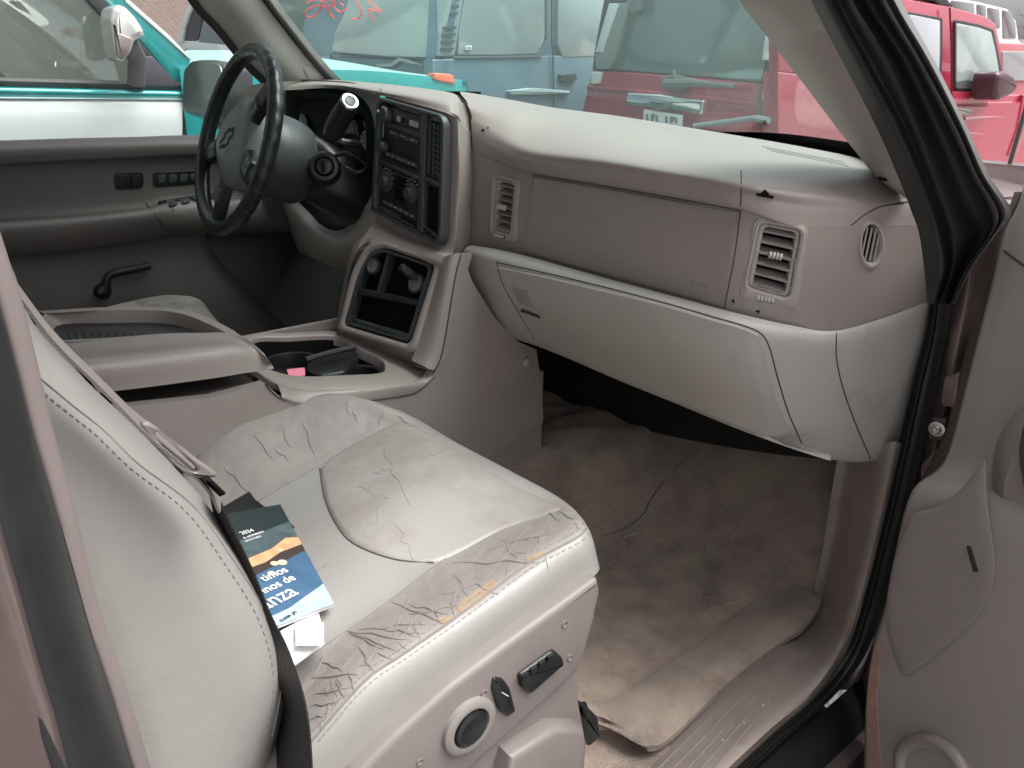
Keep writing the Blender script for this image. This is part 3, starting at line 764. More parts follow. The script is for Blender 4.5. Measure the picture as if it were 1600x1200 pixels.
# airbag hub
g = G()
hub = [(.0,.072),(.05,.066),(.082,.040),(.080,.0),(.062,-.04),(.035,-.078),(.0,-.086),(-.035,-.078),(-.062,-.04),(-.080,.0),(-.082,.040),(-.05,.066)]
cs, sn = math.cos(spin), math.sin(spin)
def HP(x, y, h): 
    x, y = x*cs-y*sn, x*sn+y*cs
    return WC+wr*x*1.12+wu*y*1.12+wn*h
hp = spline([HP(x, y, 0) for x, y in hub], 4, True)
rings = []
cc = HP(0, -.005, 0)
for s_, h in ((1.0, -.045), (1.0, -.010), (.96, .002), (.85, .010), (.6, .016), (.3, .018)):
    rings.append([cc+(p-cc)*s_+wn*h for p in hp])
k_ = len(hp); vs = [p for r in rings for p in r]+[cc+wn*.0185]
fs = [(j*k_+i, j*k_+(i+1) % k_, (j+1)*k_+(i+1) % k_, (j+1)*k_+i) for j in range(len(rings)-1) for i in range(k_)]
fs += [((len(rings)-1)*k_+i, (len(rings)-1)*k_+(i+1) % k_, len(vs)-1) for i in range(k_)]
g.add(vs, fs); hubo = g.build('airbag_hub', MAT('hub_plastic', (.19, .22, .22), .34, bump=.3, bs=900, bd=.0005), sw, smooth=50, fix=True)
# bow-tie emblem outline
g = G()
bt = [(-.024,.0055),(-.0095,.0055),(-.0095,.011),(.0115,.011),(.0115,.0055),(.026,.0055),(.0215,-.0055),(.007,-.0055),(.007,-.011),(-.0135,-.011),(-.0135,-.0055),(-.0285,-.0055)]
g.tube([HP(x*1.15, y*1.15, .0195) for x, y in bt], .0011, 6, closed=True)
for (x0, y0, x1, y1) in ((-.012,-.026,.012,-.026), (-.04,.045,-.03,.047), (.032,.046,.042,.044)): g.tube([HP(x0, y0, .018 if abs(y0) < .03 else .012), HP(x1, y1, .018 if abs(y0) < .03 else .012)], .0007, 5)
g.build('emblem', MAT('emblem_line', (.004, .004, .004), .5), sw)
# button pads
def pads(a, r):
    g = G(); a += spin
    c = WP(a, r, .008); t = (WP(a+.01, r)-WP(a-.01, r)).normalized(); o_ = (WP(a, r+.01)-WP(a, r)).normalized()
    P = lambda u, v, h: c+o_*u*.017+t*v*.019+wn*h
    f = Fr(P(-1, 1, .0), P(1, 1, .0), P(1, -1, 0), P(-1, -1, 0)); sgn = 1 if f.n.dot(wn) > 0 else -1
    g.prism(f.rr(0, 0, 1, 1, .3, 0), .018, .002, m=0)
    for i in range(2):
        for j in range(2): g.prism(f.rr(.1+.42*i, .1+.42*j, .48+.42*i, .48+.42*j, .25, .003*sgn*sgn), .004, .001, m=1)
    g.build('button_pad', [black, MAT('wheel_button', (.12, .135, .14), .4)], sw)
for a, r in ((R_(168), .105), (R_(12), .105), (R_(-128), .115), (R_(-52), .115)): pads(a, r)
# column shroud
g = G()
ca = V(0, math.cos(R_(22)), -math.sin(R_(22)))
C0 = WC-wn*.03
rows = []
for h, rx, rz, off in ((0, .060, .060, 0), (.03, .085, .080, 0), (.09, .088, .085, -.004), (.12, .075, .075, -.006), (.125, .06, .06, -.006)):
    c = C0+ca*h+V(0, 0, off); rows.append([c+wr*math.cos(2*math.pi*i/20)*rx+wu*math.sin(2*math.pi*i/20)*rz for i in range(20)])
g.grid(rows, 2, 3, closed=True)
col = g.build('steering_column', greyp, car, smooth=50, label='black steering column with ignition and shift lever')
g = G(); rows = []
for h, rx, rz, dx, dz in ((.11, .07, .07, 0, 0), (.14, .085, .065, .02, -.005), (.22, .095, .07, .03, -.02), (.30, .09, .07, .03, -.03), (.42, .07, .06, .02, -.04)):
    c = C0+ca*h+V(dx, 0, dz); rows.append([c+wr*math.copysign(abs(math.cos(2*math.pi*i/24))**.7, math.cos(2*math.pi*i/24))*rx+wu*math.copysign(abs(math.sin(2*math.pi*i/24))**.7, math.sin(2*math.pi*i/24))*rz for i in range(24)])
g.grid(rows, 2, 3, closed=True)
g.lathe(C0+ca*.28+V(.02, 0, -.06), ca+V(0, 0, -.5), [(0, .07), (.10, .06), (.2, .055)], 24)
g.build('column_shroud', black, col, smooth=50)
g = G(); c = U(505,262,x=-.27)
g.lathe(c+V(-.05, .03, -.01), V(1, -.55, .25), [(0, .034), (.045, .032), (.055, .027), (.056, .020), (.050, .018), (.062, .015), (.064, .003)], 24)
g.box(c+V(.012, -.006, .004), .003, .003, .011)
g.build('ignition_lock', black, col)
g = G()
a = U(575,262,x=-.26); b = U(560,228,x=-.24); c = U(518,210,x=-.255); d = U(531,180,x=-.235); e = U(547,158,x=-.17)
g.tube(spline([a, b, U(535,222,x=-.24), c, d], 5), .008, 8)
ax_ = (e-c).normalized()
g.lathe(c, ax_, [(-.005, .010), (.0, .017), (.02, .020), (.06, .0205), ((e-c).length-.002, .017)], 20)
g.lathe(e-ax_*.004, ax_, [(0, .0175), (.004, .0175), (.0055, .0155), (.005, .0125), (.003, .012)], 24, m=1)
g.lathe(e+ax_*.0001, ax_, [(-.002, .011), (.001, .0105), (.002, .006), (.0021, .001)], 20, m=0)
g.build('shift_lever', [black, chrome], col)
g = G(); g.tube(spline([U(520,245,x=-.28), U(545,240,x=-.25), U(572,258,x=-.24), U(560,270,x=-.24), U(540,262,x=-.26)], 5), .004, 8)
g.tube(spline([U(480,250,x=-.35), U(430,235,x=-.45), U(400,225,x=-.55)], 5), .007, 8)
g.build('indicator_stalk', black, col)

# ---- seat
lea = MAT('seat_leather', (.295, .280, .263), .43, var=.07, vs=5, bump=.25, bs=160, bd=.0008, kind='voronoi', b2=.12, b2s=14)
lea_w = MAT('worn_seat_leather', (.285, .258, .243), .42, var=.12, vs=9, bump=.9, bs=26, bd=.0025, kind='voronoi', b2=.35, b2s=22, dirt=(.25, .22, .205), ds=12, dth=(.56, .75))
lea_p = MAT('insert_leather', (.265, .232, .215), .4, var=.10, vs=7, bump=.5, bs=60, bd=.0012, kind='voronoi', dirt=(.335, .315, .295), ds=6, dth=(.40, .58))
crack = MAT('leather_crack', (.225, .20, .187), .7)
stitch = MAT('stitching', (.21, .19, .18), .7)
tan = MAT('worn_through_tan', (.36, .26, .17), .7, var=.15, vs=60)
g = G()
SR = [  # front to rear; inner side, crest, valley, centre, valley, stitched edge, lower edge
 [U(655,668,z=.36), U(660,672,z=.38), U(720,706,z=.38), U(800,755,z=.38), U(880,800,z=.38), U(915,838,z=.39), U(934,880,z=.39)],
 [U(620,640,z=.40), U(652,655,z=.435), U(712,692,z=.437), U(795,735,z=.44), U(874,780,z=.44), U(917,825,x=.69), U(933,895,x=.716)],
 [U(520,640,z=.40), U(540,616,z=.462), U(602,676,z=.436), U(705,732,z=.449), U(800,808,z=.436), U(870,852,x=.697), U(880,938,x=.718)],
 [U(400,680,z=.40), U(440,629,z=.457), U(512,715,z=.425), U(610,785,z=.443), U(712,862,z=.430), U(795,908,x=.70), U(802,1000,x=.719)],
 [U(330,720,z=.38), U(365,664,z=.445), U(440,762,z=.413), U(540,850,z=.434), U(622,928,z=.422), U(697,976,x=.702), U(706,1068,x=.72)],
 [U(260,800,z=.36), U(305,722,z=.415), U(370,815,z=.395), U(460,920,z=.42), U(540,990,z=.41), U(567,1067,x=.704), U(590,1175,x=.72)],
 [U(200,880,z=.34), U(250,800,z=.39), U(300,880,z=.38), U(380,1000,z=.40), U(450,1080,z=.39), U(470,1168,x=.704), U(490,1270,x=.72)],
]
g.grid(SR, 8, 8)
cush = g.build('seat_cushion', [lea, lea_w], None, smooth=60)
seat = E('passenger_seat', (.42, -.5, .1)); bpy.data.objects.remove(seat)
cush.parent = car; cush.name = 'passenger_seat'; cush['label'] = 'cracked pale leather front passenger seat'
bvs = BV(cush)
# worn bolster skin: outer strip between valley and stitched edge
# mark the strip faces with the worn material
me = cush.data
nu = 6*8
for p in me.polygons:
    i = p.index % nu
    if 4*8 <= i < 5*8 or i < 16: p.material_index = 1
# pleated insert panel
g = G()
ins = [(500,732),(520,712),(600,668),(625,663),(655,672),(720,708),(800,758),(870,790),(868,800),(790,825),(720,862),(675,880),(620,875),(560,853),(530,825),(510,785)]
cen = (690, 770)
o_ = sm(ins+[ins[0]], 3)[:-1]
rings = []
for s_, l in ((1.0, -.001), (.985, .0015), (.95, .003), (.8, .0048), (.6, .006), (.35, .0065), (.1, .0065)):
    rings.append(on(bvs, [(cen[0]+(x-cen[0])*s_, cen[1]+(y-cen[1])*s_) for x, y in o_], l, raw=True))
if len({len(r) for r in rings}) == 1:
    k_ = len(rings[0]); vs = [p for r in rings for p in r]
    fs = [(j*k_+i, j*k_+(i+1) % k_, (j+1)*k_+(i+1) % k_, (j+1)*k_+i) for j in range(len(rings)-1) for i in range(k_)]+[tuple((len(rings)-1)*k_+i for i in range(k_))]
    g.add(vs, fs)
insert = g.build('seat_insert', lea_p, cush, smooth=60, label='raised mauve-grey insert of the seat, cracked', fix=True)
bvi = BV(insert)
g = G()
q = on(bvs, sm([(500,732),(507,775),(523,815),(553,850),(615,874),(678,880)]), .0006); g.tube(q, .0009, 6)
g.build('insert_seam', MAT('dark_seam', (.09, .07, .065), .8), cush)
# seams and stitches
g = G()
e_l = sm([(921,818),(905,838),(870,857),(823,883),(760,930),(697,976),(630,1022),(567,1067),(487,1158)])
g.tube(on(bvs, e_l, .0004), .0012, 6)
for dx, dy in ((-4, -8), (4, 7)):
    q = on(bvs, [(x+dx, y+dy) for x, y in e_l], .0006, step=1.5)
    for i in range(0, len(q)-5, 7): g.tube([q[i], q[i+4]], .0006, 4)
for pts in ([(875,785),(781,820),(680,884),(620,930),(543,985),(480,1027)], [(655,662),(600,678),(550,698),(500,728),(400,785)], [(510,882),(470,910),(440,930)], [(500,728),(460,750),(400,785)]):
    g.tube(on(bvs, sm(pts), .0001), .0008, 5)
g.build('seat_stitching', stitch, cush)
# cracks
def jag(p0, p1, amp, n=7):
    out = []; dx, dy = p1[0]-p0[0], p1[1]-p0[1]; L = math.hypot(dx, dy)
    for i in range(n+1):
        t = i/n; a = random.uniform(-amp, amp)*(0 if i in (0, n) else 1); out.append((p0[0]+dx*t-dy/L*a, p0[1]+dy*t+dx/L*a))
    return out
g = G()
CR = [((843,800),(760,905)), ((905,800),(880,830)), ((840,790),(875,815)), ((705,880),(850,878)), ((640,1000),(540,985)), ((610,940),(690,975)), ((640,930),(610,1005)), ((540,985),(625,1020)),
      ((560,985),(660,975)), ((545,990),(600,1015)), ((520,1000),(490,1060)), ((500,1030),(535,1050)), ((640,960),(730,945)), ((760,905),(690,930)), ((700,960),(640,945)), ((730,900),(700,955)), ((620,1000),(660,955)),
      ((485,1060),(560,1055)), ((490,1085),(545,1075)), ((485,1105),(530,1095)), ((484,1125),(515,1115)), ((570,1040),(600,1000)), ((585,1050),(560,1010)), ((780,930),(740,912)), ((760,860),(860,835)), ((880,790),(850,850)),
      ((868,800),(905,812)), ((470,655),(495,720)), ((440,668),(455,700)), ((550,640),(560,665)), ((395,680),(430,720)), ((430,700),(450,720)), ((540,628),(548,650)), ((350,730),(390,770)), ((600,640),(590,668)), ((620,650),(640,662)),
      ((500,1140),(520,1090)), ((540,1095),(525,1060)), ((555,1085),(545,1050)), ((615,1030),(590,1020)), ((660,990),(600,985))]
for a, b in CR:
    q = on(bvs, sm(jag(a, b, 2.4, 5)), .0002, step=4)
    if len(q) > 2:
        n_ = len(q); g.tube(q, [.0003+.00075*math.sin(math.pi*i/(n_-1)) for i in range(n_)], 5)
for a, b in (((600,700),(640,790)), ((615,820),(650,878)), ((580,740),(610,735)), ((560,760),(610,780)), ((700,700),(660,720)), ((570,830),(600,790))):
    q = on(bvi, sm(jag(a, b, 6)), .0001, step=4)
    if len(q) > 2: g.tube(q, .0004, 4)
for _ in range(26):
    t = random.random(); x = 500+t*410; y = 1130-t*310-random.uniform(5, 75)*(1 if t < .8 else .5); an = random.choice((R_(10), R_(-50), R_(60), R_(-20)))+random.uniform(-.4, .4); L = random.uniform(10, 45)
    q = on(bvs, sm(jag((x, y), (x+L*math.cos(an), y+L*math.sin(an)), 3, 4)), .0001, step=4)
    if len(q) > 2: g.tube(q, [.0002+.0004*math.sin(math.pi*i/(len(q)-1)) for i in range(len(q))], 4)
g.build('leather_cracks', crack, cush)
g = G()
for poly in ([(715,950),(728,935),(745,925),(760,918),(767,925),(750,940),(735,950),(720,957)], [(683,968),(700,962),(707,966),(692,975)], [(828,868),(845,862),(853,866),(835,876)], [(742,925),(768,908),(774,914),(755,928)], [(820,872),(832,868),(826,880)]):
    q = on(bvs, sm(poly+[poly[0]], 3)[:-1], .0007, raw=True)
    if len(q) > 3: g = G(); g.prism(q, .002); g.build('worn_patch', tan, cush)

# plastic side trim of the seat with its switches
XS = .735
g = G()
up_ = [(936,903),(880,944),(795,1006),(704,1075),(620,1150),(555,1215),(520,1290),(640,1290),(797,1148),(905,1050),(926,985),(940,925)]
g.prism(rnd([U(*p, x=XS) for p in up_], [.2,.1,.1,.1,.1,.1,0,0,.1,.2,.2,.2], 3), .03, .007)
lo_ = [(930,960),(880,1020),(780,1120),(600,1290),(905,1290),(917,1165),(905,1100),(905,1050)]
g.prism([U(*p, x=XS-.012) for p in lo_], .03, .003)
g.box((.44, -.70, .22), .27, .30, .12)
g.box((.43, -.62, .30), .26, .30, .05)
lo2 = [(800,1185),(870,1140),(915,1140),(917,1165),(912,1260),(780,1260)]
g.prism([U(*p, x=XS+.01) for p in lo2], .03, .008)
plast_s = MAT('seat_shield_plastic', (.205, .178, .168), .45, var=.06, bump=.3, bs=1100, bd=.0005, dirt=(.18, .15, .14), ds=8, dth=(.55, .75))
trim = g.build('seat_side_trim', plast_s, cush, smooth=50, label='plastic side shield of the passenger seat')
hl = on(BV(trim), [(882,975),(890,1027),(756,1083),(763,1138),(656,1190)], .0004, raw=True)
rec_m = MAT('recess', (.2, .155, .145), .6)
for q in hl:
    g = G(); g.lathe(q, (1, 0, 0), [(-.002, .0042), (.0008, .004), (.001, .0032), (-.001, .0025), (-.0012, .0005)], 14); g.build('screw_recess', rec_m, trim)
f = Fr(U(700,1095,x=XS), U(765,1095,x=XS), U(765,1176,x=XS), U(700,1176,x=XS)); n1 = V(1, 0, 0)
c = U(733,1134,x=XS+.002)
g = G()
P = lambda r, a, h: c+V(h, math.cos(a)*r, math.sin(a)*r)
g.lathe(c, n1, [(-.004, .0315), (.003, .031), (.0055, .027), (.005, .022), (-.002, .020)], 32)
g.lathe(c, n1, [(-.003, .0195), (.006, .019), (.008, .015), (.0065, .009), (.006, .001)], 28, m=1)
g.build('lumbar_switch', [MAT('switch_ring', (.24, .22, .205), .4), black], cush)
g = G()
q = [U(*p, x=XS+.004) for p in ((773,1060),(788,1062),(798,1075),(808,1112),(795,1122),(780,1112),(770,1078))]; g.prism(rnd(q, .3), .014, .004)
g.tube([U(784,1082,x=XS+.0052), U(794,1088,x=XS+.0052)], .0007, 4, m=1)
g.build('backrest_switch', [black, lit], cush)
g = G()
q = [U(*p, x=XS+.006) for p in ((813,1057),(868,1017),(882,1030),(884,1040),(830,1088),(816,1076))]; g.prism(rnd(q, .25), .016, .005)
for k in range(4):
    a = U(820+k*13, 1056-k*9.5, x=XS+.0105); g.box(a, .002, .004, .003, m=0)
g.build('seat_position_switch', black, cush)

g = G(); q = [U(*p, x=.70) for p in ((903,1104),(922,1108),(936,1122),(940,1152),(921,1168),(908,1150))]; g.prism(rnd(q, .15), .03, .004); g.tube([U(912,1100,x=.705), U(918,1120,x=.705)], .004, 8); g.build('seat_rail_cover', black, cush)
# backrest
g = G()
sil = [(20,420),(60,520),(150,620),(250,715),(345,820),(410,930),(440,1030),(443,1090),(425,1170),(390,1260)]   # front silhouette
P0 = [U(*p, x=.60+.02*i/9) for i, p in enumerate(sil)]
P1 = [U(*p, x=.70) for p in ((0,430),(40,540),(120,640),(215,735),(305,838),(370,945),(405,1040),(412,1100),(395,1180),(360,1280))]      # bolster corner by the seam
P2 = [U(*p, x=.722) for p in ((-40,460),(0,560),(62,650),(130,745),(190,850),(230,960),(262,1060),(280,1130),(290,1210),(300,1300))]
P3 = [U(*p, x=.722) for p in ((-140,500),(-80,600),(0,700),(40,800),(90,900),(130,1000),(160,1080),(190,1160),(210,1240),(230,1330))]
Pi = [p+V(-.10, .0, 0) for p in P0]; Pj = [p+V(-.28, -.03, 0) for p in P0]; Pk = [p+V(-.44, .0, 0) for p in P0]; Pm = [p+V(-.47, -.06, 0) for p in P0]; Pn = [p+V(-.45, -.2, 0) for p in P0]
P4 = [p+V(-.03, -.10, 0) for p in P3]
cols = [Pn, Pm, Pk, Pj, Pi, P0, P1, P2, P3, P4]
rows = [[c[i] for c in cols] for i in range(len(sil))]
g.grid(rows, 5, 5)
back = g.build('seat_backrest', lea, cush, smooth=60, label='pale leather backrest of the passenger seat')
bvb = BV(back)
g = G()
e_l = sm([(60,590),(110,632),(160,672),(215,725),(300,790),(360,870),(410,950),(434,1020),(438,1080),(425,1150)])
g.tube(on(bvb, e_l, .0002), .0009, 5)
q = on(bvb, [(x-12, y+8) for x, y in e_l], .0006, step=1.5)
for i in range(0, len(q)-5, 8): g.tube([q[i], q[i+4]], .0005, 4)
g.build('seat_stitching', stitch, cush)
# ============================================================ CABIN SHELL
# ---- carpet (one sheet, both footwells)
def sst(a, b, x):
    t = min(1, max(0, (x-a)/(b-a))); return t*t*(3-2*t)
def floor_z(x, y):
    toe = sst(.22, .80, y)*.42
    hump = (1-sst(.10, .27, abs(x)))*.20
    hump = max(hump, (1-sst(.16, .36, abs(x)))*.20*sst(-.1, .35, y))
    side = sst(.62, .70, abs(x))*.03
    n = .004*math.sin(x*31+y*17)+.003*math.sin(x*67-y*41+1)
    return max(.0, toe, hump)+side*.3+n+.012*math.sin(3*x+1)*(1 if x > 0 else 0)
g = G()
rows = []
ys_ = np.linspace(-2.2, .85, 130); xs_ = np.linspace(-.78, .69, 74)
for y in ys_: rows.append([V(x, y, floor_z(x, y)) for x in xs_])
g.grid(rows, raw=True)
carpet_m = MAT('worn_carpet', (.36, .285, .235), .95, var=.38, vs=9, bump=1, bs=300, bd=.004, dirt=(.47, .385, .31), ds=5.5, dth=(.44, .64), spec=.1, sheen=.2)
carp = g.build('carpet', carpet_m, car, label='worn dusty brown carpet of the footwell')
bvc = BV(carp)
# the loose front edge of the carpet lying on the sill
g = G()
edge_px = [(905,1100),(925,1112),(965,1142),(1000,1164),(1015,1167),(1040,1156),(1090,1112),(1140,1066),(1194,1021),(1225,1000),(1252,984),(1270,962),(1283,940)]
e3 = [U(*p, z=.040 if i < 9 else .040+.008*(i-8)) for i, p in enumerate(edge_px)]
e3 = [p+V(.0, 0, .003*math.sin(i*2.1)) for i, p in enumerate(e3)]
inner = [V(.50, -.30, .03), V(.52, -.26, .03), V(.545, -.2, .03), V(.57, -.15, .03), V(.59, -.12, .03), V(.60, -.06, .03), V(.6, .02, .03), V(.6, .1, .03), V(.6, .17, .03), V(.6, .21, .034), V(.6, .26, .038), V(.6, .31, .046), V(.6, .35, .055)]
g.grid([[p+V(-.03, .0, -.012) for p in inner], inner, [a.lerp(b, .55)+V(0, 0, .008) for a, b in zip(inner, e3)], e3], 6, 6, thick=.012)
g.build('carpet_edge', carpet_m, carp)
# crease between two pieces of carpet and bits of litter
g = G()
def ribbon_on(pts, r, mname=None):
    q = on(bvc, sm(pts), .0)
    if len(q) > 2: g.tube(q, [r*(.4+.6*math.sin(math.pi*i/(len(q)-1))) for i in range(len(q))], 6)
ribbon_on([(940,838),(975,826),(1003,806),(1012,790),(1025,768),(1050,738),(1075,712)], .0018)
g.build('carpet_crease', MAT('crease_dark', (.15, .115, .095), .95), carp)
dust = MAT('pale_crumb', (.5, .44, .36), .9)
g = G()
for _ in range(190):
    x, y = random.uniform(930, 1290), random.uniform(730, 1120)
    q = on(bvc, [(x, y)], .001)
    if q: s_ = random.uniform(.0004, .0014); g.box(q[0], s_*random.uniform(1, 2.5), s_, s_*.6, ax=(V(random.random(), random.random(), 0), V(-.5, 1, 0), V(0, 0, 1)))
for a, b in (((1131,944),(1162,940)), ((975,840),(995,832)), ((1226,962),(1240,975))):
    q = on(bvc, [a, b], .0015)
    if len(q) > 1: g.tube(q, .0012, 5)
g.build('carpet_crumbs', dust, carp, kind='stuff')

# black sheet added for the deep shade under the dashboard
g = G()
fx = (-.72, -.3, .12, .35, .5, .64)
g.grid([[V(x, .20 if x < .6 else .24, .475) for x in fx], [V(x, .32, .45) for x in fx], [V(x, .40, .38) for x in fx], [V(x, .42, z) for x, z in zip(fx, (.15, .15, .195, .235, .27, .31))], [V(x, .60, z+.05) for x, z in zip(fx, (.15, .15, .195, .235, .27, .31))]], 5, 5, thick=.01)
g.build('underdash_shade', MAT('shade_black', (.008, .008, .008), .95), car)
# ---- kick panel and sill plate
A_ = [(1330,700),(1322,745),(1316,780),(1306,843),(1292,902),(1281,944),(1250,986),(1194,1021),(1120,1086),(1040,1158),(990,1205),(900,1290)]
B_ = [(1400,690),(1390,735),(1380,780),(1357,880),(1343,925),(1330,970),(1306,1028),(1262,1088),(1200,1142),(1133,1204),(1080,1252),(1000,1330)]
def lerp2(a, b, t): return (a[0]+(b[0]-a[0])*t, a[1]+(b[1]-a[1])*t)
pa = [U(*p, x=.668) for p in A_]; pb = [U(*p, x=.79) for p in B_]
g = G()
mid = [U(*lerp2(a, b, .5), x=.735) for a, b in zip(A_, B_)]
g.grid([[a+V(-.02, .0, -.03) for a in pa], pa, mid, pb, [U(p[0]+16, p[1]+8, x=.772) for p in B_]], 6, 5)
sill = g.build('sill_trim', MAT('sill_plastic', (.33, .28, .25), .45, var=.07, vs=12, bump=.3, bs=900, bd=.0005, dirt=(.26, .21, .185), ds=14, dth=(.5, .7)), car, smooth=60, label='scuffed plastic sill plate curving up into the kick panel')
bvq = BV(sill)
g = G()
for k in range(6):
    t = .12+.13*k
    a = lerp2((1150,1065), (1215,1062), 0); 
    s0 = (1160+k*9.5, 1056+k*7.5-2); s1 = (1010+k*12, 1196+k*12)
    if k == 0: s0 = (1155,1058)
    q = on(bvq, [s0, s1], .0002)
    if len(q) > 1: g.tube(q, .0014, 5)
q = on(bvq, [(1152,1057),(1180,1045),(1228,1088)], .0002)
g.build('sill_rib', MAT('sill_rib_plastic', (.24, .2, .18), .5), sill)
# screw cap marks
g = G()
for p in ((1193,1102),(1203,1096),(1163,1130),(1130,1157)):
    q = on(bvq, [p], .0003)
    if q: g.lathe(q[0], (1, 0, 1), [(-.001, .002), (.0006, .0015), (.0007, .0004)], 8)
g.build('grit', dust, sill, kind='stuff')

# ---- weatherstrip round the front door opening
inn = [(1414,301),(1436,360),(1449,420),(1449,468),(1440,530),(1424,590),(1397,706),(1380,780),(1355,885),(1337,955),(1318,1013),(1267,1086),(1200,1144),(1138,1202),(1080,1252)]
out_ = [(1475,300),(1492,360),(1490,420),(1483,468),(1474,530),(1461,590),(1436,706),(1418,785),(1392,890),(1372,962),(1345,1032),(1296,1094),(1228,1152),(1162,1212),(1100,1262)]
g = G()
cols = []
for f_, x_, dy in ((0, .792, .01), (.12, .785, -.005), (.3, .786, -.012), (.45, .792, .0), (.55, .80, .004), (.7, .80, -.012), (.88, .806, -.010), (1, .82, .01)):
    cols.append([U(*lerp2(a, b, f_), x=x_)+V(0, dy, 0) for a, b in zip(inn, out_)])
g.grid([[c[i] for c in cols] for i in range(len(inn))], 4, 6)
g.build('door_seal', rubber, car, smooth=70, label='black rubber weatherstrip round the open doorway')

# ---- passenger A-pillar
L_ = [(1120,-90),(1157,0),(1187,40),(1215,77),(1264,140),(1306,196),(1345,245),(1369,276),(1385,292)]
Rr = [(1232,-90),(1267,0),(1283,32),(1299,63),(1341,140),(1376,210),(1400,259),(1414,301),(1421,312)]
yl = [-.06,.0,.03,.07,.12,.155,.185,.20,.24]
g = G()
lft = [U(*p, y=y) for p, y in zip(L_, yl)]; rgt = [U(*p, y=y-.05) for p, y in zip(Rr, yl)]
m1 = [U(*lerp2(a, b, .45), y=y-.045) for a, b, y in zip(L_, Rr, yl)]
m0 = [U(*lerp2(a, b, .06), y=y-.018) for a, b, y in zip(L_, Rr, yl)]
g.grid([[a+V(-.0, .04, .0) for a in lft], lft, m0, m1, rgt], 5, 5)
g.build('windscreen_pillar', plast, car, smooth=60, label='mauve-beige trim of the right windscreen pillar')
# outer bands of the pillar and door frame
ROW = [(-90,-.16), (0,-.10), (95,-.03), (196,.04), (273,.09), (330,.13), (365,.15), (420,.17), (475,.185)]
ED = {  # column -> px at each row
 0: (1232,1267,1316,1368,1402,1424,1436,1444,1449), 1: (1262,1292,1343,1395,1430,1452,1462,1470,1460), 2: (1285,1312,1362,1415,1447,1468,1478,1484,1464),
 3: (1303,1332,1388,1432,1462,1482,1492,1490,1470), 4: (1322,1350,1410,1458,1492,1515,1528,1500,1480), 5: (1342,1372,1428,1480,1516,1545,1545,1508,1484),
 6: (1350,1381,1436,1490,1524,1556,1549,1511,1486), 7: (1362,1392,1443,1496,1530,1562,1552,1513,1488), 8: (1366,1397,1452,1503,1537,1571,1554,1515,1490), 9: (1374,1408,1460,1510,1545,1580,1558,1518,1492)}
dyc = {0: .0, 1: -.02, 2: -.002, 3: -.022, 4: .012, 5: .012, 6: -.03, 7: -.012, 8: -.03, 9: .01}
g = G()
rows = []
for i, (py, y) in enumerate(ROW): rows.append([U(ED[c][i], py, y=y+dyc[c]) for c in range(10)])
g.grid(rows, 4, 5)
nf = (len(ROW)-1)*5; pc = 9*4
for i in range(len(g.f)):
    c = i % pc
    g.m[i] = 1 if c >= 21 else 0
g.build('door_frame_seal', [rubber, MAT('dusty_rubber', (.11, .105, .105), .5, var=.15)], car, smooth=70)
# hinge pillar in body paint
g = G()
hl_ = [(1491,360),(1484,447),(1470,535),(1452,640),(1436,710),(1416,790),(1392,890),(1372,962),(1345,1032),(1312,1078)]
hr = [(1600,360),(1580,447),(1560,535),(1530,640),(1510,710),(1480,790),(1440,890),(1410,962),(1380,1032),(1370,1078)]
rows = []
for i, (a, b) in enumerate(zip(hl_, hr)):
    w_ = .012*math.sin(i*2.3); rows.append([U(*lerp2(a, b, t), y=.235+d+w_*k) for t, d, k in ((-.3, .05, 0), (0, .03, 0), (.12, .02, 1), (.3, .01, 1), (.5, .03, 1), (1, .05, 0))])
g.grid(rows, 5, 6)
hp_ = g.build('hinge_pillar', mauve, car, smooth=60, label='pinkish pewter painted hinge pillar with a bolt')
g = G()
for q in ([(1474,588),(1500,583),(1494,640),(1468,634)], [(1436,728),(1464,700),(1468,724),(1440,770)]):
    g = G(); g.prism(rnd([U(*p, y=.225) for p in q], .3, 3), .03, .004)
    g.build('pillar_pressing', mauve, hp_, smooth=60)
g = G(); g.prism(rnd([U(*p, y=.222) for p in ((1456,652),(1479,655),(1472,690),(1450,686))], .2), .01, .002); g.build('striker_plate', MAT('dark_steel', (.08, .07, .07), .5, .6), hp_)
g = G(); c = U(1464,670,y=.219); g.lathe(c, (.15, -1, 0), [(0, .0105), (.002, .0105), (.0025, .0068), (.006, .0064), (.007, .005), (.005, .0036), (.0048, .001)], 16); g.build('bolt', MAT('zinc', (.5, .49, .47), .35, .9), hp_)

# ---- open front passenger door
DH = V(.84, .20, 0); DD = V(.93, -.36, 0).normalized(); DN = V(-.36, -.93, 0).normalized()
def UD(p, o=0.0): return U(p[0], p[1], pl=(DH+DN*o, DN))
ROWS = [((1640,60), (1700,60), (1780,60), (1900,60), .0), ((1600,290), (1650,300), (1740,310), (1900,320), .0), ((1568,367), (1620,385), (1740,420), (1900,450), .0), ((1544,465), (1600,480), (1740,510), (1900,540), .0),
        ((1509,605), (1565,620), (1700,650), (1900,700), .0), ((1476,720), (1520,730), (1660,760), (1900,820), .005), ((1426,766), (1490,775), (1600,800), (1900,880), .05),
        ((1402,850), (1470,870), (1590,900), (1900,960), .06), ((1384,948), (1460,960), (1590,990), (1900,1040), .062), ((1366,1010), (1450,1040), (1590,1080), (1900,1130), .064),
        ((1353,1100), (1440,1120), (1590,1160), (1900,1200), .066), ((1350,1230), (1440,1250), (1590,1260), (1900,1290), .066), ((1350,1400), (1440,1400), (1590,1400), (1900,1400), .066)]
g = G()
rows = []
for a, b, c, d, o in ROWS: rows.append([UD(a, o-.03)+V(.0, .02, 0), UD(a, o), UD(lerp2(a, b, .25), o+.008), UD(b, o+.012), UD(c, o+.02), UD(d, o+.02)])
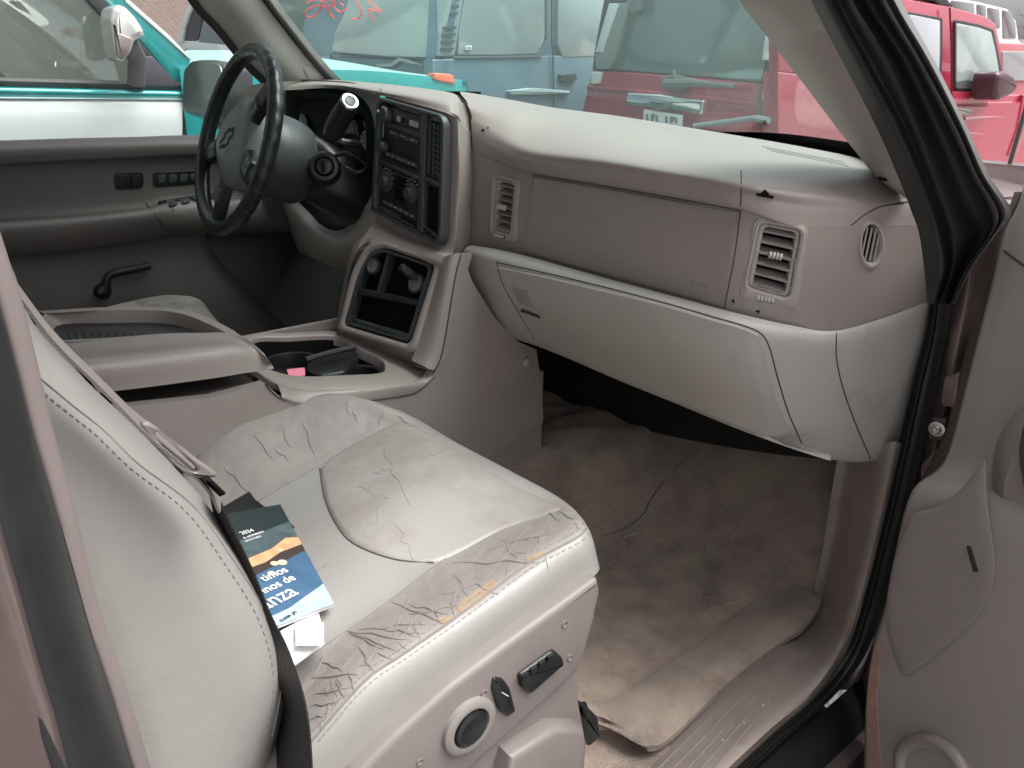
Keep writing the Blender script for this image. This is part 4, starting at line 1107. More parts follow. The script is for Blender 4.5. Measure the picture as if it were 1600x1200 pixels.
g.grid(rows, 6, 6)
door = g.build('front_door', plast, car, smooth=60, label='open front passenger door trim with ribbed speaker cover')
bvr = BV(door)
g = G()
q = [UD(p, -.035) for p in [(1585,300),(1565,360),(1540,447),(1514,530),(1489,626),(1470,712),(1440,760),(1400,850),(1376,948),(1355,1030),(1344,1120),(1344,1300)]]
g.grid([q, [p-DN*.06 for p in q], [p-DN*.14+DD*.05 for p in q]], 4, 1)
g.grid([q, [UD(p, -.005) for p in [(1595,300),(1569,367),(1546,465),(1511,605),(1478,720),(1428,766),(1404,850),(1386,948),(1368,1010),(1355,1100),(1352,1230),(1352,1400)]]], 4, 1, m=1)
g.build('door_edge', [MAT('door_edge_paint', (.05, .035, .033), .4), MAT('edge_lip', (.10, .08, .075), .5)], door, smooth=60)
# outer door skin
g = G(); g.grid([[DH-DN*.12+DD*a+V(0, 0, z) for a in (.0, .3, .7, 1.05)] for z in (-.35, 0, .5, .8)], 3, 3, thick=.02); g.build('door_skin', mauve, door)
# line across the upper trim
g = G(); q = on(bvr, [(1569,392),(1600,415),(1640,440)], .0); g.tube(q, .0015, 6); g.build('panel_gap', seamm, door)
# rust coloured edge strip
g = G(); q1 = on(bvr, sm([(1369,1008),(1361,1050),(1356,1110),(1356,1199)]), .0015); q2 = on(bvr, sm([(1380,1008),(1374,1050),(1372,1110),(1378,1199)]), .0015)
n_ = min(len(q1), len(q2)); g.grid([q1[:n_], q2[:n_]], raw=True, thick=.001) if n_ > 1 else None
g.build('faded_edge', MAT('faded_edge_trim', (.40, .24, .20), .6, var=.2, vs=60), door)
# speaker cover
g = G()
SP = [(1425,801),(1474,787),(1510,755),(1538,718),(1541,760),(1545,800),(1555,868),(1553,912),(1531,962),(1480,1010),(1425,1052),(1409,1052),(1396,1020),(1385,975),(1387,925),(1403,850)]
cen = (1475, 900); rings = []
o_ = sm(SP+[SP[0]], 3)[:-1]
for s_, l in ((1.0, -.002), (1.0, .006), (.985, .0085), (.93, .0095), (.75, .0095), (.5, .0095), (.2, .0095)): rings.append([UD((cen[0]+(x-cen[0])*s_, cen[1]+(y-cen[1])*s_), .073+l) for x, y in o_])
if len({len(r) for r in rings}) == 1:
    k_ = len(rings[0]); vs = [p for r in rings for p in r]
    g.add(vs, [(j*k_+i, j*k_+(i+1) % k_, (j+1)*k_+(i+1) % k_, (j+1)*k_+i) for j in range(len(rings)-1) for i in range(k_)]+[tuple((len(rings)-1)*k_+i for i in range(k_))])
spk = MAT('speaker_ribbing', (.27, .235, .222), .55, bump=1, bs=190, bd=.0006, kind='wave')
sp = g.build('speaker_cover', spk, door, smooth=60, fix=True)
g = G(); bp_ = BV(sp); q = on(bp_, [(1511,853),(1517,853),(1529,893),(1522,893)], .0015, raw=True); g.prism(q, .003) if len(q) == 4 else None; g.build('speaker_badge', MAT('badge_brown', (.035, .022, .02), .5), sp)
# armrest bolster at the frame edge
g = G()
rows = []
for a, b, c in (((1590,640),(1640,640),(1700,650)), ((1566,672),(1620,672),(1700,690)), ((1553,710),(1600,710),(1700,730)), ((1549,760),(1580,770),(1700,790)), ((1556,830),(1590,840),(1700,850)), ((1575,910),(1610,920),(1700,930)), ((1600,970),(1640,980),(1700,990))):
    rows.append([UD(a, .02), UD(lerp2(a, b, .2), .05), UD(lerp2(a, b, .6), .06), UD(b, .06), UD(c, .06)])
g.grid(rows, 5, 5); g.build('armrest', vinyl, door, smooth=60)
g = G(); g.prism(rnd([UD(p, .075) for p in ((1597,655),(1660,655),(1660,760),(1600,780),(1588,710))], .3), .02, .004); g.build('door_switch_plate', greyp, door)
# pull pocket at the bottom
g = G(); q = on(bvr, sm([(1412,1215),(1411,1180),(1425,1162),(1455,1156),(1480,1166),(1500,1185),(1515,1215)]), .003); g.tube(q, .009, 10)
g.build('door_pocket_rim', vinyl, door, smooth=70)

# ---- B-pillar at the left edge of the view, with the belt
def strip(name, l, r, x0, x1, mat, bulge=.0, **kw):
    g = G(); L3 = [U(*p, x=x0) for p in l]; R3 = [U(*p, x=x1) for p in r]
    M3 = [a.lerp(b, .5)+V(bulge, bulge*.5, 0) for a, b in zip(L3, R3)]
    g.grid([[U(p[0]+8, p[1], x=x0-.03) for p in l], L3, M3, R3, [U(p[0]-6, p[1], x=x1-.04) for p in r]], 4, 5)
    return g.build(name, mat, car, smooth=60, **kw)
tl = [(-60,330),(-20,430),(0,490),(24,577),(50,680),(80,780),(115,902),(140,990),(175,1095),(206,1200),(240,1300)]
tr = [(-20,300),(0,370),(20,440),(45,535),(84,690),(108,780),(128,867),(152,948),(178,1010),(198,1070),(240,1200)]
tr2 = tr[:10]+[(290,1320)]
strip('pillar_trim', tl, [(-20,300),(0,372),(31,470),(52,560),(84,690),(108,780),(126,867),(150,948),(180,1030),(232,1200),(262,1300)], .80, .775, MAT('pillar_plastic', (.20, .168, .16), .5, var=.06), .008, label='mauve plastic trim beside the backrest')
bl = [(-160,350),(-110,450),(-70,560),(-30,700),(0,820),(28,920),(55,1020),(85,1120),(105,1200),(130,1290),(150,1340)]
strip('rear_door_seal', bl, [(p[0]+2, p[1]) for p in tl], .86, .802, rubber, .012, label='black rubber seal down the centre pillar')
strip('centre_pillar', [(-400,350),(-350,450),(-300,560),(-260,700),(-230,820),(-200,920),(-170,1020),(-140,1120),(-110,1200),(-90,1290),(-60,1340)], bl, .90, .862, mauve, .006, label='pinkish pewter painted centre pillar')
g = G()
for a, b, x in (([(40,780),(95,960),(130,1090),(165,1210)], None, .83), ([(0,1020),(45,1110),(95,1210)], None, .872)):
    g.tube([U(*p, x=x) for p in sm(a)], .003, 8)
g.build('seal_lip', rubber, car)

belt_m = MAT('belt_webbing', (.16, .14, .13), .8, bump=.3, bs=260, bd=.0005, kind='wave')
belt_d = MAT('belt_webbing_shaded', (.012, .011, .011), .8, bump=.8, bs=260, bd=.001, kind='wave')  # lower webbing near-black, its shade put into the colour
g = G()
ce = [U(20,440,x=.765), U(85,525,x=.755), U(160,600,x=.745), U(230,668,x=.742), U(318,740,x=.74), U(345,785,x=.738)]
c2 = spline(ce, 8); n_ = len(c2)
def vw(p): return (p-Vector(CAM)).normalized()
def off_(i): return vw(c2[i])*.021+V(.0012, .0, .0035)*(1.0 if i < n_*.5 else 1.0+1.6*math.sin(math.pi*(i/n_-.5)*1.2))
g.grid([[c2[i]-off_(i) for i in range(n_)], [c2[i]+off_(i)*.1+V(.001, 0, .001) for i in range(n_)], [c2[i]+off_(i) for i in range(n_)]], raw=True, thick=.0016)
bl1 = [(325,765),(340,830),(360,890),(375,960),(380,1040),(375,1100),(360,1170),(330,1260)]; bl2 = [(342,782),(362,826),(394,892),(424,965),(452,1020),(476,1100),(486,1190),(488,1280)]
xb = [.60,.60,.60,.60,.60,.60,.60,.60]
bl1[5:] = [(430,1100),(418,1170),(395,1260)]
x1_ = [.585,.585,.585,.585,.60,.60,.60,.60]; x3_ = [.655,.655,.655,.66,.67,.725,.745,.75]
g.grid([[U(*p, x=x_) for p, x_ in zip(bl1, x1_)], [U(*lerp2(a, b, .5), x=.25*x_+.75*y_) for a, b, x_, y_ in zip(bl1, bl2, x1_, x3_)], [U(*p, x=x_) for p, x_ in zip(bl2, x3_)]], 5, 3, m=1, thick=.0016)
belt = g.build('seat_belt', [belt_m, belt_d], car, label='taupe seat belt slanting across the seat')
g = G()
q = [U(*p, x=.757) for p in ((222,666),(236,662),(264,684),(302,714),(338,739),(331,748),(297,745),(262,717),(236,690))]
q2 = [U(*p, x=.757) for p in ((244,677),(250,679),(268,694),(292,717),(309,734),(302,738),(284,727),(262,706),(247,686))]
g.ring(spline(q, 4, True), spline(q2, 4, True), .005, .002)
g.build('belt_latch', MAT('latch_plate', (.17, .15, .142), .4), belt, smooth=60)
g = G(); q = [U(*p, x=.762) for p in ((318,752),(330,748),(355,772),(345,778))]; g.prism(rnd(q, .2), .01, .002); g.build('belt_stop', blackm, belt)

# ---- driver's seat
g = G()
rows = []
for y, h in ((-.85, .44), (-.6, .45), (-.40, .47), (-.31, .465), (-.26, .43), (-.25, .3)):
    h -= .035; rows.append([V(-.18, y, h-.1), V(-.20, y, h-.005), V(-.25, y, h+.0), V(-.40, y, h-.02), V(-.55, y, h+.02), V(-.61, y, h+.035), V(-.66, y, h-.0), V(-.68, y, h-.12)])
g.grid(rows, 6, 6)
ds = g.build('driver_seat', MAT('cracked_leather', (.36, .33, .30), .5, var=.1, vs=20, bump=1, bs=45, bd=.003, kind='voronoi', dirt=(.25, .22, .2), ds=30, dth=(.5, .6)), car, smooth=60, label="driver's leather seat behind the console, crackled")
g = G(); rows = []
for t in np.linspace(0, 1, 6):
    c = V(0, -.70-.14*t, .42+.55*t); rows.append([c+V(-.16, -.12, 0), c+V(-.165, .0, 0), c+V(-.21, .03, 0), c+V(-.40, .0, 0), c+V(-.60, .03, 0), c+V(-.66, -.02, 0), c+V(-.66, -.14, 0)])
g.grid(rows, 5, 5); g.build('seat_backrest', lea, ds, smooth=60)

# ---- driver's door
g = G()
def DR(pts, x): return [U(p[0], p[1], x=x) for p in pts]
xs = (-140, 0, 110, 220, 300, 560)
def ln(*ys): return list(zip(xs, ys))
R = [DR(ln(223,219.5,216,213.5,211,208), -.815), DR(ln(226,223,219.5,216.5,214,211), -.79), DR(ln(240,236,231,227,224,220), -.765), DR(ln(262,257,251,246,242,237), -.768), DR(ln(270,264,257,251,246,241), -.785),
     DR(ln(345,340,333,322,310,300), -.79), DR(ln(352,347,339,327,314,304), -.74), DR(ln(362,357,349,338,332,330), -.722), DR(ln(385,378,370,357,352,350), -.728), DR(ln(405,398,390,376,365,360), -.75),
     DR(ln(425,418,405,388,378,372), -.775), DR(ln(520,510,500,480,470,480), -.775), DR(ln(640,630,620,600,590,600), -.79)]
g.grid(R, 6, 5)
dd = g.build('driver_door', plast_shaded, car, smooth=60, label="closed driver's door with black pull lever")
g = G(); bq = BV(dd)
def plate_on(bv, px, lift, depth, bev, r=.3, m=0, gg=None):
    q = on(bv, px, lift, raw=True)
    if len(q) == len(px): (gg or g).prism(rnd(q, r), depth, bev, m=m)
plate_on(bq, [(178,270),(223,267),(225,293),(180,297)], .003, .006, .002)
plate_on(bq, [(184,274),(202,273),(203,291),(186,293)], .005, .003, .001)
plate_on(bq, [(205,273),(220,272),(221,290),(206,292)], .007, .004, .001, m=0)
g.build('door_handle', black, dd)
g = G()
plate_on(bq, [(238,269),(320,264),(320,286),(240,293)], .003, .006, .002)
for k in range(4): plate_on(bq, [(245+k*17,273-k*.5),(258+k*17,272-k*.5),(258+k*17,284-k),(246+k*17,286-k)], .006, .004, .001, m=1)
g.build('mirror_switch_plate', [black, greyp], dd)
g = G()
plate_on(bq, [(245,314),(345,296),(350,310),(268,329)], .004, .006, .002, .1)
for k in range(4): plate_on(bq, [(256+k*20,315-k*3.6),(270+k*20,312-k*3.6),(276+k*20,320-k*3.6),(264+k*20,323-k*3.6)], .008, .005, .001, m=1)
g.build('window_switch_plate', [black, greyp], dd)
g = G()
q = on(bq, sm([(152,457),(162,452),(168,430),(185,424),(210,419),(232,414)]), .012, step=4); g.tube(q, .009, 8, flat=(V(1, 0, 0), .7))
q = on(bq, [(160,455)], .0, raw=True); g.lathe(q[0], (1, .1, .1), [(-.004, .02), (.01, .018), (.016, .012), (.017, .002)], 16)
g.build('pull_lever', black, dd, smooth=60)
g = G(); q = on(bq, sm([(227,316),(250,345),(268,366)]), .0); g.tube(q, .0012, 5) if len(q) > 1 else None
g.build('panel_gap', seamm, dd)
# footwell side panel ahead of the door
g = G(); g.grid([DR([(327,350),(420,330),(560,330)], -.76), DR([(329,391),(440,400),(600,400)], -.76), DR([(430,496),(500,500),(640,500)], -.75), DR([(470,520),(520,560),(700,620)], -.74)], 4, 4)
g.build('footwell_side_panel', MAT('shaded_footwell', (.022, .021, .021), .8, var=.1), car, smooth=60)  # shade of the driver's footwell put into a near-black colour
# pedals in the dark
for px_ in (-.35, -.22):
    g = G(); g.box((px_, .45, .27), .04, .01, .05, b=.008); g.tube([V(px_, .46, .3), V(px_, .6, .6)], .012); g.build('pedal', black, car)

# ---- driver's windscreen pillar
g = G()
a = [(255,-90),(305,0),(345,45),(385,95),(415,125),(438,150)]; b = [(345,-90),(402,0),(430,37),(464,80),(490,110),(512,131)]
ya = [-.30, -.12, .02, .14, .20, .24]
l3 = [U(*p, x=-.76+.10*(5-i)/5*.5) for i, p in enumerate(a)]; r3 = [U(*p, x=-.70+.10*(5-i)/5*.5) for i, p in enumerate(b)]
g.grid([[p+V(-.02, .03, 0) for p in l3], l3, [p.lerp(q, .5)+V(.02, -.01, 0) for p, q in zip(l3, r3)], r3, [p+V(.0, .05, 0) for p in r3]], 5, 5)
pl2 = g.build('windscreen_pillar', vinyl_l, car, smooth=60, label='pale trim of the left windscreen pillar with tweeter')
g = G(); g.tube([p+V(.004, .02, .0) for p in spline(r3, 4)], .008, 8); g.tube([p+V(-.008, .0, 0) for p in spline(l3, 4)], .013, 8); g.build('pillar_seal', rubber, pl2)
bt_ = BV(pl2); g = G(); q = on(bt_, [(473,106),(480,101),(494,110),(503,122),(500,126),(480,125)], .003, raw=True); g.prism(rnd(q, .35), .006, .003) if len(q) > 3 else None; g.build('tweeter_cover', vinyl_l, pl2)

# ---- glass
wsg = GLASS('windscreen_glass', (.78, .93, .88), 1.0, film=.055, filmcol=(.62, .80, .76))
def wsb(t, x): return None
bx = [(-.74, .22), (-.62, .36), (-.40, .50), (-.15, .57), (.10, .58), (.35, .52), (.58, .37), (.70, .26), (.76, .18)]
g = G()
rows = [[V(x*(1-.12*s_), y-.50*s_+.03*math.sin(s_*math.pi), .835+.46*s_+.02*math.sin(s_*math.pi)) for x, y in bx] for s_ in np.linspace(0, 1, 6)]
g.grid(rows, 5, 3)
ws = g.build('windscreen', wsg, car, smooth=80, label='hazy windscreen with red crayon writing')
bw = BV(ws)
# black band along the foot of the glass, the cowl and the wipers
g = G()
g.grid([[V(x*.97, y-.035, .832) for x, y in bx], [V(x, y-.01, .838) for x, y in bx], [V(x, y+.02, .842) for x, y in bx]], 4, 2, thick=.003)
g.grid([[V(x*(1-.12*s_)+(-.004 if x > 0 else .004), y-.50*s_-.005, .834+.46*s_) for x, y in bx[4:] for s_ in [q_*min(1, max(.12, (x-.05)/.4))]] for q_ in (0, .03, .055)], 5, 2)
g.build('glass_surround', blackm, ws)
g = G()
g.grid([[V(x, y+.015, .83) for x, y in bx], [V(x*1.05, y+.12, .825) for x, y in bx], [V(x*1.08, y+.24, .80) for x, y in bx]], 5, 4)
cowl = g.build('cowl', MAT('cowl_grey', (.05, .055, .055), .6, var=.2), car)
g = G()
hd = [[V(x*1.15, y+.25+.9*s_, .80-.02*s_-.06*s_*s_-(abs(x)**3)*.12) for x, y in bx] for s_ in np.linspace(0, 1, 5)]
g.grid(hd, 4, 4); g.build('bonnet', mauve, car, smooth=60)
g = G()
for p0, p1, p2 in (((1255,186),(1180,184),(1085,197)), ((850,168),(780,158),(700,148))):
    g.tube([U(*p0, y=.62)-V(0, .12, 0), U(*p1, y=.56), U(*p2, y=.58)], .006, 6)
g.build('wiper', MAT('wiper_grey', (.12, .14, .14), .5), cowl)
mk = MAT('red_crayon', (.75, .06, .05), .7)
g = G()
# crayon strokes (the writing is on the outside, so it reads backwards)
ST = [[(478,8),(492,2),(500,8),(494,24),(480,30),(476,20),(492,12),(505,14)], [(503,0),(510,14),(516,30)], [(500,4),(514,2),(520,10),(508,16),(520,32)], [(524,-4),(518,10),(528,22),(540,16)], [(536,-6),(528,6),(534,12)], [(545,-6),(556,10),(562,22),(556,33),(546,32)], [(565,-4),(578,10),(592,22),(572,18),(582,36)]]
for s_ in ST:
    q = on(bw, sm(s_), -.003)
    q = [p+V(0, .004, .003) for p in q]
    if len(q) > 1: g.tube(q, .0017, 5)
g.build('crayon_writing', mk, ws)

side_gl = GLASS('side_glass', (.9, .95, .93), 1.2, film=.05)
g = G(); g.grid([[V(-.81, -.98, .77), V(-.81, .05, .77)], [V(-.70, -.9, 1.28), V(-.69, -.3, 1.28)]], 2, 2); g.build('side_window', side_gl, dd)
# ---- our mirror
g = G(); mp = [(300,92),(330,92),(349,100),(350,150),(342,183),(330,190),(306,186),(288,176),(284,160),(287,108)]
mc_ = (U(318,140,x=-1.02), V(.25, -.96, .10).normalized()); MU = lambda p: U(p[0], p[1], pl=mc_)
g.prism(rnd([MU(p) for p in mp], .3), .09, .02)
mi = g.build('wing_mirror', greyp, car, smooth=60, label="driver's wing mirror seen through the side window")
g = G(); c = sum((MU(p) for p in mp), Vector())/len(mp)
g.prism(rnd([c+(MU(p)-c)*.93+mc_[1]*.003 for p in mp], .3), .004, .0)
g.build('mirror_glass', MAT('mirror_silver', (.8, .86, .86), .08, 1.0), mi)
g = G(); g.tube([c+V(-.02, .05, -.08), c+V(.12, .12, -.12), c+V(.2, .2, -.12)], .02, 8); g.build('mirror_arm', greyp, mi)

# ---- roof and the rear of the body, which shade the cabin
hlm = MAT('headliner', (.42, .39, .37), .9)
g = G(); g.grid([[V(x, y, 1.33+.04*math.cos(x*1.8)) for x in (-.68, -.3, 0, .3, .68)] for y in (-.05, -.8, -1.8, -2.9)], 3, 3, thick=.04); g.build('roof', hlm, car)
g = G()
for sx in (-1, 1):
    g.box((sx*.84, -1.95, .35), .03, 1.0, .45); g.box((sx*.72, -1.8, 1.25), .03, 1.2, .05)
    g.box((sx*.80, -.98, 1.05), .03, .05, .28); g.box((sx*.76, -2.0, 1.0), .03, .05, .32)
g.box((0, -2.95, .35), .84, .03, .45); g.box((0, -2.9, 1.28), .70, .03, .08)
g.box((-.84, -.35, .05), .02, .70, .30)
g.box((0, .9, .35), .85, .03, .45); g.box((0, -1.4, -.05), .86, 1.6, .03)
g.box((-.84, .6, .3), .03, .35, .45); g.box((.84, .68, .3), .03, .35, .45); g.box((.0, .72, .72), .80, .2, .03)
g.build('body_shell', mauve, car, label='pinkish pewter painted body of the SUV')
g = G(); g.box((0, -1.75, .3), .68, .28, .14, b=.04); g.box((0, -2.0, .6), .68, .08, .32, b=.04); g.build('rear_bench', lea, car)
# running board
g = G(); g.box((.99, -.5, -.20), .13, 1.1, .03, b=.015)
for k in range(9): g.box((.89+k*.025, -.5, -.165), .004, 1.05, .004)
g.grid([[V(.80, y, .03) for y in (-1.2, -.4, .25)], [V(.83, y, .0) for y in (-1.2, -.4, .25)], [V(.86, y, -.08) for y in (-1.2, -.4, .25)], [V(.87, y, -.2) for y in (-1.2, -.4, .25)]], 4, 4)
g.build('running_board', MAT('step_black', (.012, .013, .014), .35, var=.3, vs=15), car)
# right fender and aerial seen past the door frame
g = G(); g.grid([[V(.80, .35+i*.35, .80-.02*i) for i in range(5)], [V(.90, .35+i*.35, .79-.02*i) for i in range(5)], [V(.97, .35+i*.35, .70-.02*i) for i in range(5)], [V(.99, .35+i*.35, .45) for i in range(5)]], 4, 4)
g.build('front_wing', mauve, car, smooth=60)
g = G(); b0 = U(1565,300,y=.9); t0 = U(1597,190,y=.9)
g.tube([b0, b0.lerp(t0, .2)], .012, 10); g.tube([b0.lerp(t0, .2), b0.lerp(t0, 1.5)], .004, 6); g.build('aerial', greyp, car)

# ---- loose things lying about the cabin
sb = U(440,900,z=.43)
book = E('booklet', sb, 'blue paperback booklet with sunset clouds cover on the seat beside the belt', 'booklet')
bn = V(.10, .25, .96).normalized()
pb0 = U(430,900,z=.445)
def UB(p, h=0): return U(p[0], p[1], pl=(pb0+bn*h, bn))
def BP(uv, h): # u across 0..1, v down 0..1 over the visible card
    a = lerp2((352,803), (438,788), uv[0]); b = lerp2((432,978), (522,943), uv[0]); return UB(lerp2(a, b, uv[1]), h)
def loc(q, o): return [Vector(p)-o.location for p in q]
def card(name, pts, h, th, mat, parent, bev=0):
    g = G(); g.prism(loc([BP(p, h) for p in pts], parent), th, bev, n=bn); return g.build(name, mat, parent, smooth=0)
card('pages', [(-.55,0),(1,0),(1,1),(-.55,1)], 0, .004, MAT('paper_edge', (.75, .74, .72), .7), book)
card('cover_night_sky', [(-.55,0),(1,0),(1,.17),(-.55,.28)], .0006, .0006, MAT('cover_dark', (.02, .03, .032), .35), book)
card('cover_cloud', [(-.55,.28),(1,.17),(1,.36),(-.55,.44)], .0006, .0006, MAT('cover_teal_grey', (.07, .10, .11), .35, var=.4, vs=40), book)
card('cover_glow', [(-.5,.47),(.1,.40),(.5,.37),(.8,.31),(1,.33),(1,.40),(.7,.43),(.3,.47),(-.5,.52)], .0010, .0004, MAT('cover_orange', (.75, .38, .20), .4, var=.3, vs=60), book)
card('cover_hills', [(-.55,.50),(.3,.47),(.6,.42),(1,.40),(1,.46),(-.55,.60)], .0012, .0004, MAT('cover_brown', (.05, .035, .03), .4), book)
card('cover_band', [(-.55,.60),(1,.46),(1,1.0),(-.55,1.0)], .0008, .0006, MAT('cover_blue', (.055, .12, .21), .35, var=.25, vs=30), book)
card('cover_wave', [(-.55,.93),(.3,.90),(1,.80),(1,1.0),(-.55,1.0)], .0014, .0004, MAT('cover_pale_wave', (.40, .52, .62), .4, var=.3, vs=50), book)
g = G()
for (u, v, r) in ((.42, .50, .05), (.55, .51, .06), (.30, .575, .05), (.62, .40, .03)):
    c = BP((u, v), .0016)-book.location; a1 = (BP((u+.1, v), .0016)-book.location-c).normalized(); a2 = bn.cross(a1)
    g.prism([c+a1*math.cos(t)*r*.07*1.3+a2*math.sin(t)*r*.07*1.2 for t in np.linspace(0, 2*math.pi, 16, endpoint=False)], .0005, n=bn)
g.build('cover_light_spots', MAT('cover_peach', (.85, .6, .42), .4), book)
def text(s_, p0, p1, size, mat, parent, name, h=.002, bold=0):
    cu = bpy.data.curves.new(name, 'FONT'); cu.body = s_; cu.size = size; cu.extrude = .0002; cu.offset = bold
    to = bpy.data.objects.new(name, cu); COL.objects.link(to)
    dg = bpy.context.evaluated_depsgraph_get(); me = bpy.data.meshes.new_from_object(to.evaluated_get(dg)); bpy.data.objects.remove(to)
    A = BP(p0, h); ax = (BP(p1, h)-A).normalized(); up = bn.cross(ax).normalized(); n = bn
    M = Matrix(((ax.x, up.x, n.x, A.x), (ax.y, up.y, n.y, A.y), (ax.z, up.z, n.z, A.z), (0, 0, 0, 1)))
    me.transform(Matrix.Translation(-parent.location) @ M); me.materials.append(mat)
    o = bpy.data.objects.new(name, me); COL.objects.link(o); o.parent = parent; return o
wt = MAT('cover_white_ink', (.85, .85, .84), .5)
L1 = (BP((1, .5), 0)-BP((0, .5), 0)).length
text('2024', (.12,.20), (1,.16), L1*.12, wt, book, 'cover_year')
text('EL ASOMBROSO', (.12,.235), (1,.19), L1*.055, wt, book, 'cover_small_line')
text('UN FUTURO', (.12,.265), (1,.22), L1*.055, wt, book, 'cover_small_line')
text('timos', (.13,.625), (1,.575), L1*.21, wt, book, 'cover_word', bold=.0001)
text('inos de', (.05,.72), (1,.66), L1*.21, wt, book, 'cover_word', bold=.0001)
text('anza', (-.05,.85), (1,.78), L1*.36, wt, book, 'cover_title', bold=.0001)
text('ELENA  JM', (.1,.985), (1,.90), L1*.07, MAT('cover_ink', (.03, .04, .06), .5), book, 'cover_author', h=.0022)
# black wallet under the booklet, tissues below it
g = G(); wl_ = E('wallet', U(400,790,z=.43), 'black flat wallet poking out above the blue booklet', 'wallet')
q = [UB(p, -.004) for p in ((350,790),(390,767),(400,781),(421,796),(452,815),(460,822),(440,850),(370,860))]
g.prism([p-wl_.location for p in q], .006, .001, n=bn); g.build('wallet_cover', MAT('wallet_black', (.008, .008, .009), .4), wl_)
tis = E('tissue', U(480,1000,z=.43), 'crumpled white tissue packet under the booklet corner', 'tissue')
g = G(); q = [(438,985),(470,968),(498,955),(503,975),(507,1004),(490,1015),(458,1038),(448,1010)]
g.prism([UB(p, -.006)-tis.location for p in q], .004, .001, n=bn)
rows = []
for j in range(5):
    rows.append([UB((462+i*11, 972+j*9), .002+.006*random.random())-tis.location for i in range(5)])
g.grid(rows, 3, 3, thick=.001); g.build('tissue_paper', MAT('tissue_white', (.80, .80, .79), .8, var=.05, vs=40), tis)
g = G(); g.tube([UB((440,995), .0)-tis.location, UB((452,1025), .0)-tis.location], .0008, 5)
g.build('packet_print', MAT('packet_ink', (.1, .1, .12), .6), tis)
# things in the cup holder
ph = E('cable_and_case', U(520,560,z=.47), 'black plug and charging case lying in the console tray', 'phone charger')
g = G()
g.prism([p-ph.location for p in rnd([U(*p, z=.468) for p in ((478,570),(490,560),(552,545),(560,550),(540,580),(500,586),(482,580))], .2)], .02, .004, n=V(0, 0, 1))
g.tube([p-ph.location for p in spline([U(478,562,z=.485), U(520,550,z=.488), U(556,542,z=.49)], 4)], .005, 8)
g.lathe(U(575,568,z=.47)-ph.location, (0, 0, 1), [(0, .016), (.012, .015), (.016, .010), (.0165, .002)], 16)
g.build('charger_body', black, ph)
pk = E('pink_card', U(463,580,z=.47), 'small pink paper card in the console tray', 'card')
g = G(); g.prism([U(*p, z=.472)-pk.location for p in ((448,577),(476,574),(477,586),(452,590))], .001, n=V(0, 0, 1)); g.build('card_sheet', MAT('pink_paper', (.75, .22, .30), .7), pk)
# ============================================================ OUTSIDE
asph = MAT('gravel_ground', (.27, .255, .24), .9, var=.3, vs=3, bump=1, bs=40, bd=.02, dirt=(.36, .34, .31), ds=2)
g = G(); g.grid([[V(x, y, -.62) for x in (-150, -20, -5, 0, 5, 20, 150)] for y in (-150, -20, -5, 0, 5, 20, 150)], raw=True)
for i in range(len(g.f)): g.f[i] = g.f[i]
gr_ = g.build('ground', asph, None, smooth=0, kind='structure')
F0 = Vector(RM[:, 2]); F0.z = 0; F0.normalize(); R0 = F0.cross(V(0, 0, 1)).normalized()
C3 = Vector(CAM)
def FR(f, r, z=0): p = C3+F0*f+R0*r; p.z = z; return p
class Side:
    """a vertical side of a vehicle through two plan points"""
    def __init__(s, a, b):
        s.a = a; s.d = (b-a).normalized(); s.n = s.d.cross(V(0, 0, 1)).normalized()
        if s.n.dot(C3-a) < 0: s.n = -s.n
    def P(s, p, o=0): return U(p[0], p[1], pl=(s.a+s.n*o, s.n))
    def panel(s, name, pts, mat, par, o=0, th=.03, bev=0, r=0, smooth=38, **kw):
        q = [s.P(p, o) for p in pts]
        if r: q = rnd(q, r, 3)
        g = G(); g.prism(q, th, bev, n=s.n); return g.build(name, mat, par, smooth=smooth, **kw)
    def lines(s, pls, r, name, mat, par, o=0):
        g = G()
        for l in pls: g.tube([s.P(p, o) for p in l], r, 6)
        return g.build(name, mat, par)
teal = MAT('teal_paint', (.0, .29, .29), .3, .2, var=.1, vs=30, coat=1)
white_p = MAT('white_paint', (.70, .74, .73), .35, var=.03, vs=8, coat=.6, dirt=(.55, .57, .56), ds=20, dth=(.62, .8))
silver_p = MAT('silver_line', (.55, .7, .7), .3, .3)
cglass = GLASS('pickup_glass', (.78, .88, .85), 1.4, film=.45, filmcol=(.50, .60, .57))
tint = MAT('tinted_glass', (.035, .045, .045), .06, spec=.9, coat=.5, var=.2, vs=2)
darkp = MAT('dark_trim', (.03, .028, .032), .5, var=.1)

# ---- teal and white pickup alongside
pk_ = E('pickup_truck', (-2.6, .2, -.62), 'teal and white pickup truck parked close beyond the driver window', 'pickup truck')
S1 = Side(V(-1.80, -2, 0), V(-1.80, 2, 0))
def off(l): return [Vector(p)-pk_.location for p in l]
XSx = (-420, -200, 0, 100, 200, 285)
def lnn(f): return [(x, f(x)) for x in XSx]
g = G()
rows = [[S1.P(p, -.03) for p in lnn(lambda x: 134+.022*x)], [S1.P(p, .01) for p in lnn(lambda x: 136+.022*x)], [S1.P(p, .02) for p in lnn(lambda x: 143+.018*x)], [S1.P(p, .012) for p in lnn(lambda x: 151+.010*x)]]
g.grid([off(r) for r in rows], 4, 4)
rows = [[S1.P(p, .012) for p in lnn(lambda x: 151+.010*x)], [S1.P(p, .02) for p in lnn(lambda x: 153+.008*x)], [S1.P(p, .008) for p in lnn(lambda x: 155+.006*x)]]
g.grid([off(r) for r in rows], 4, 3, m=1)
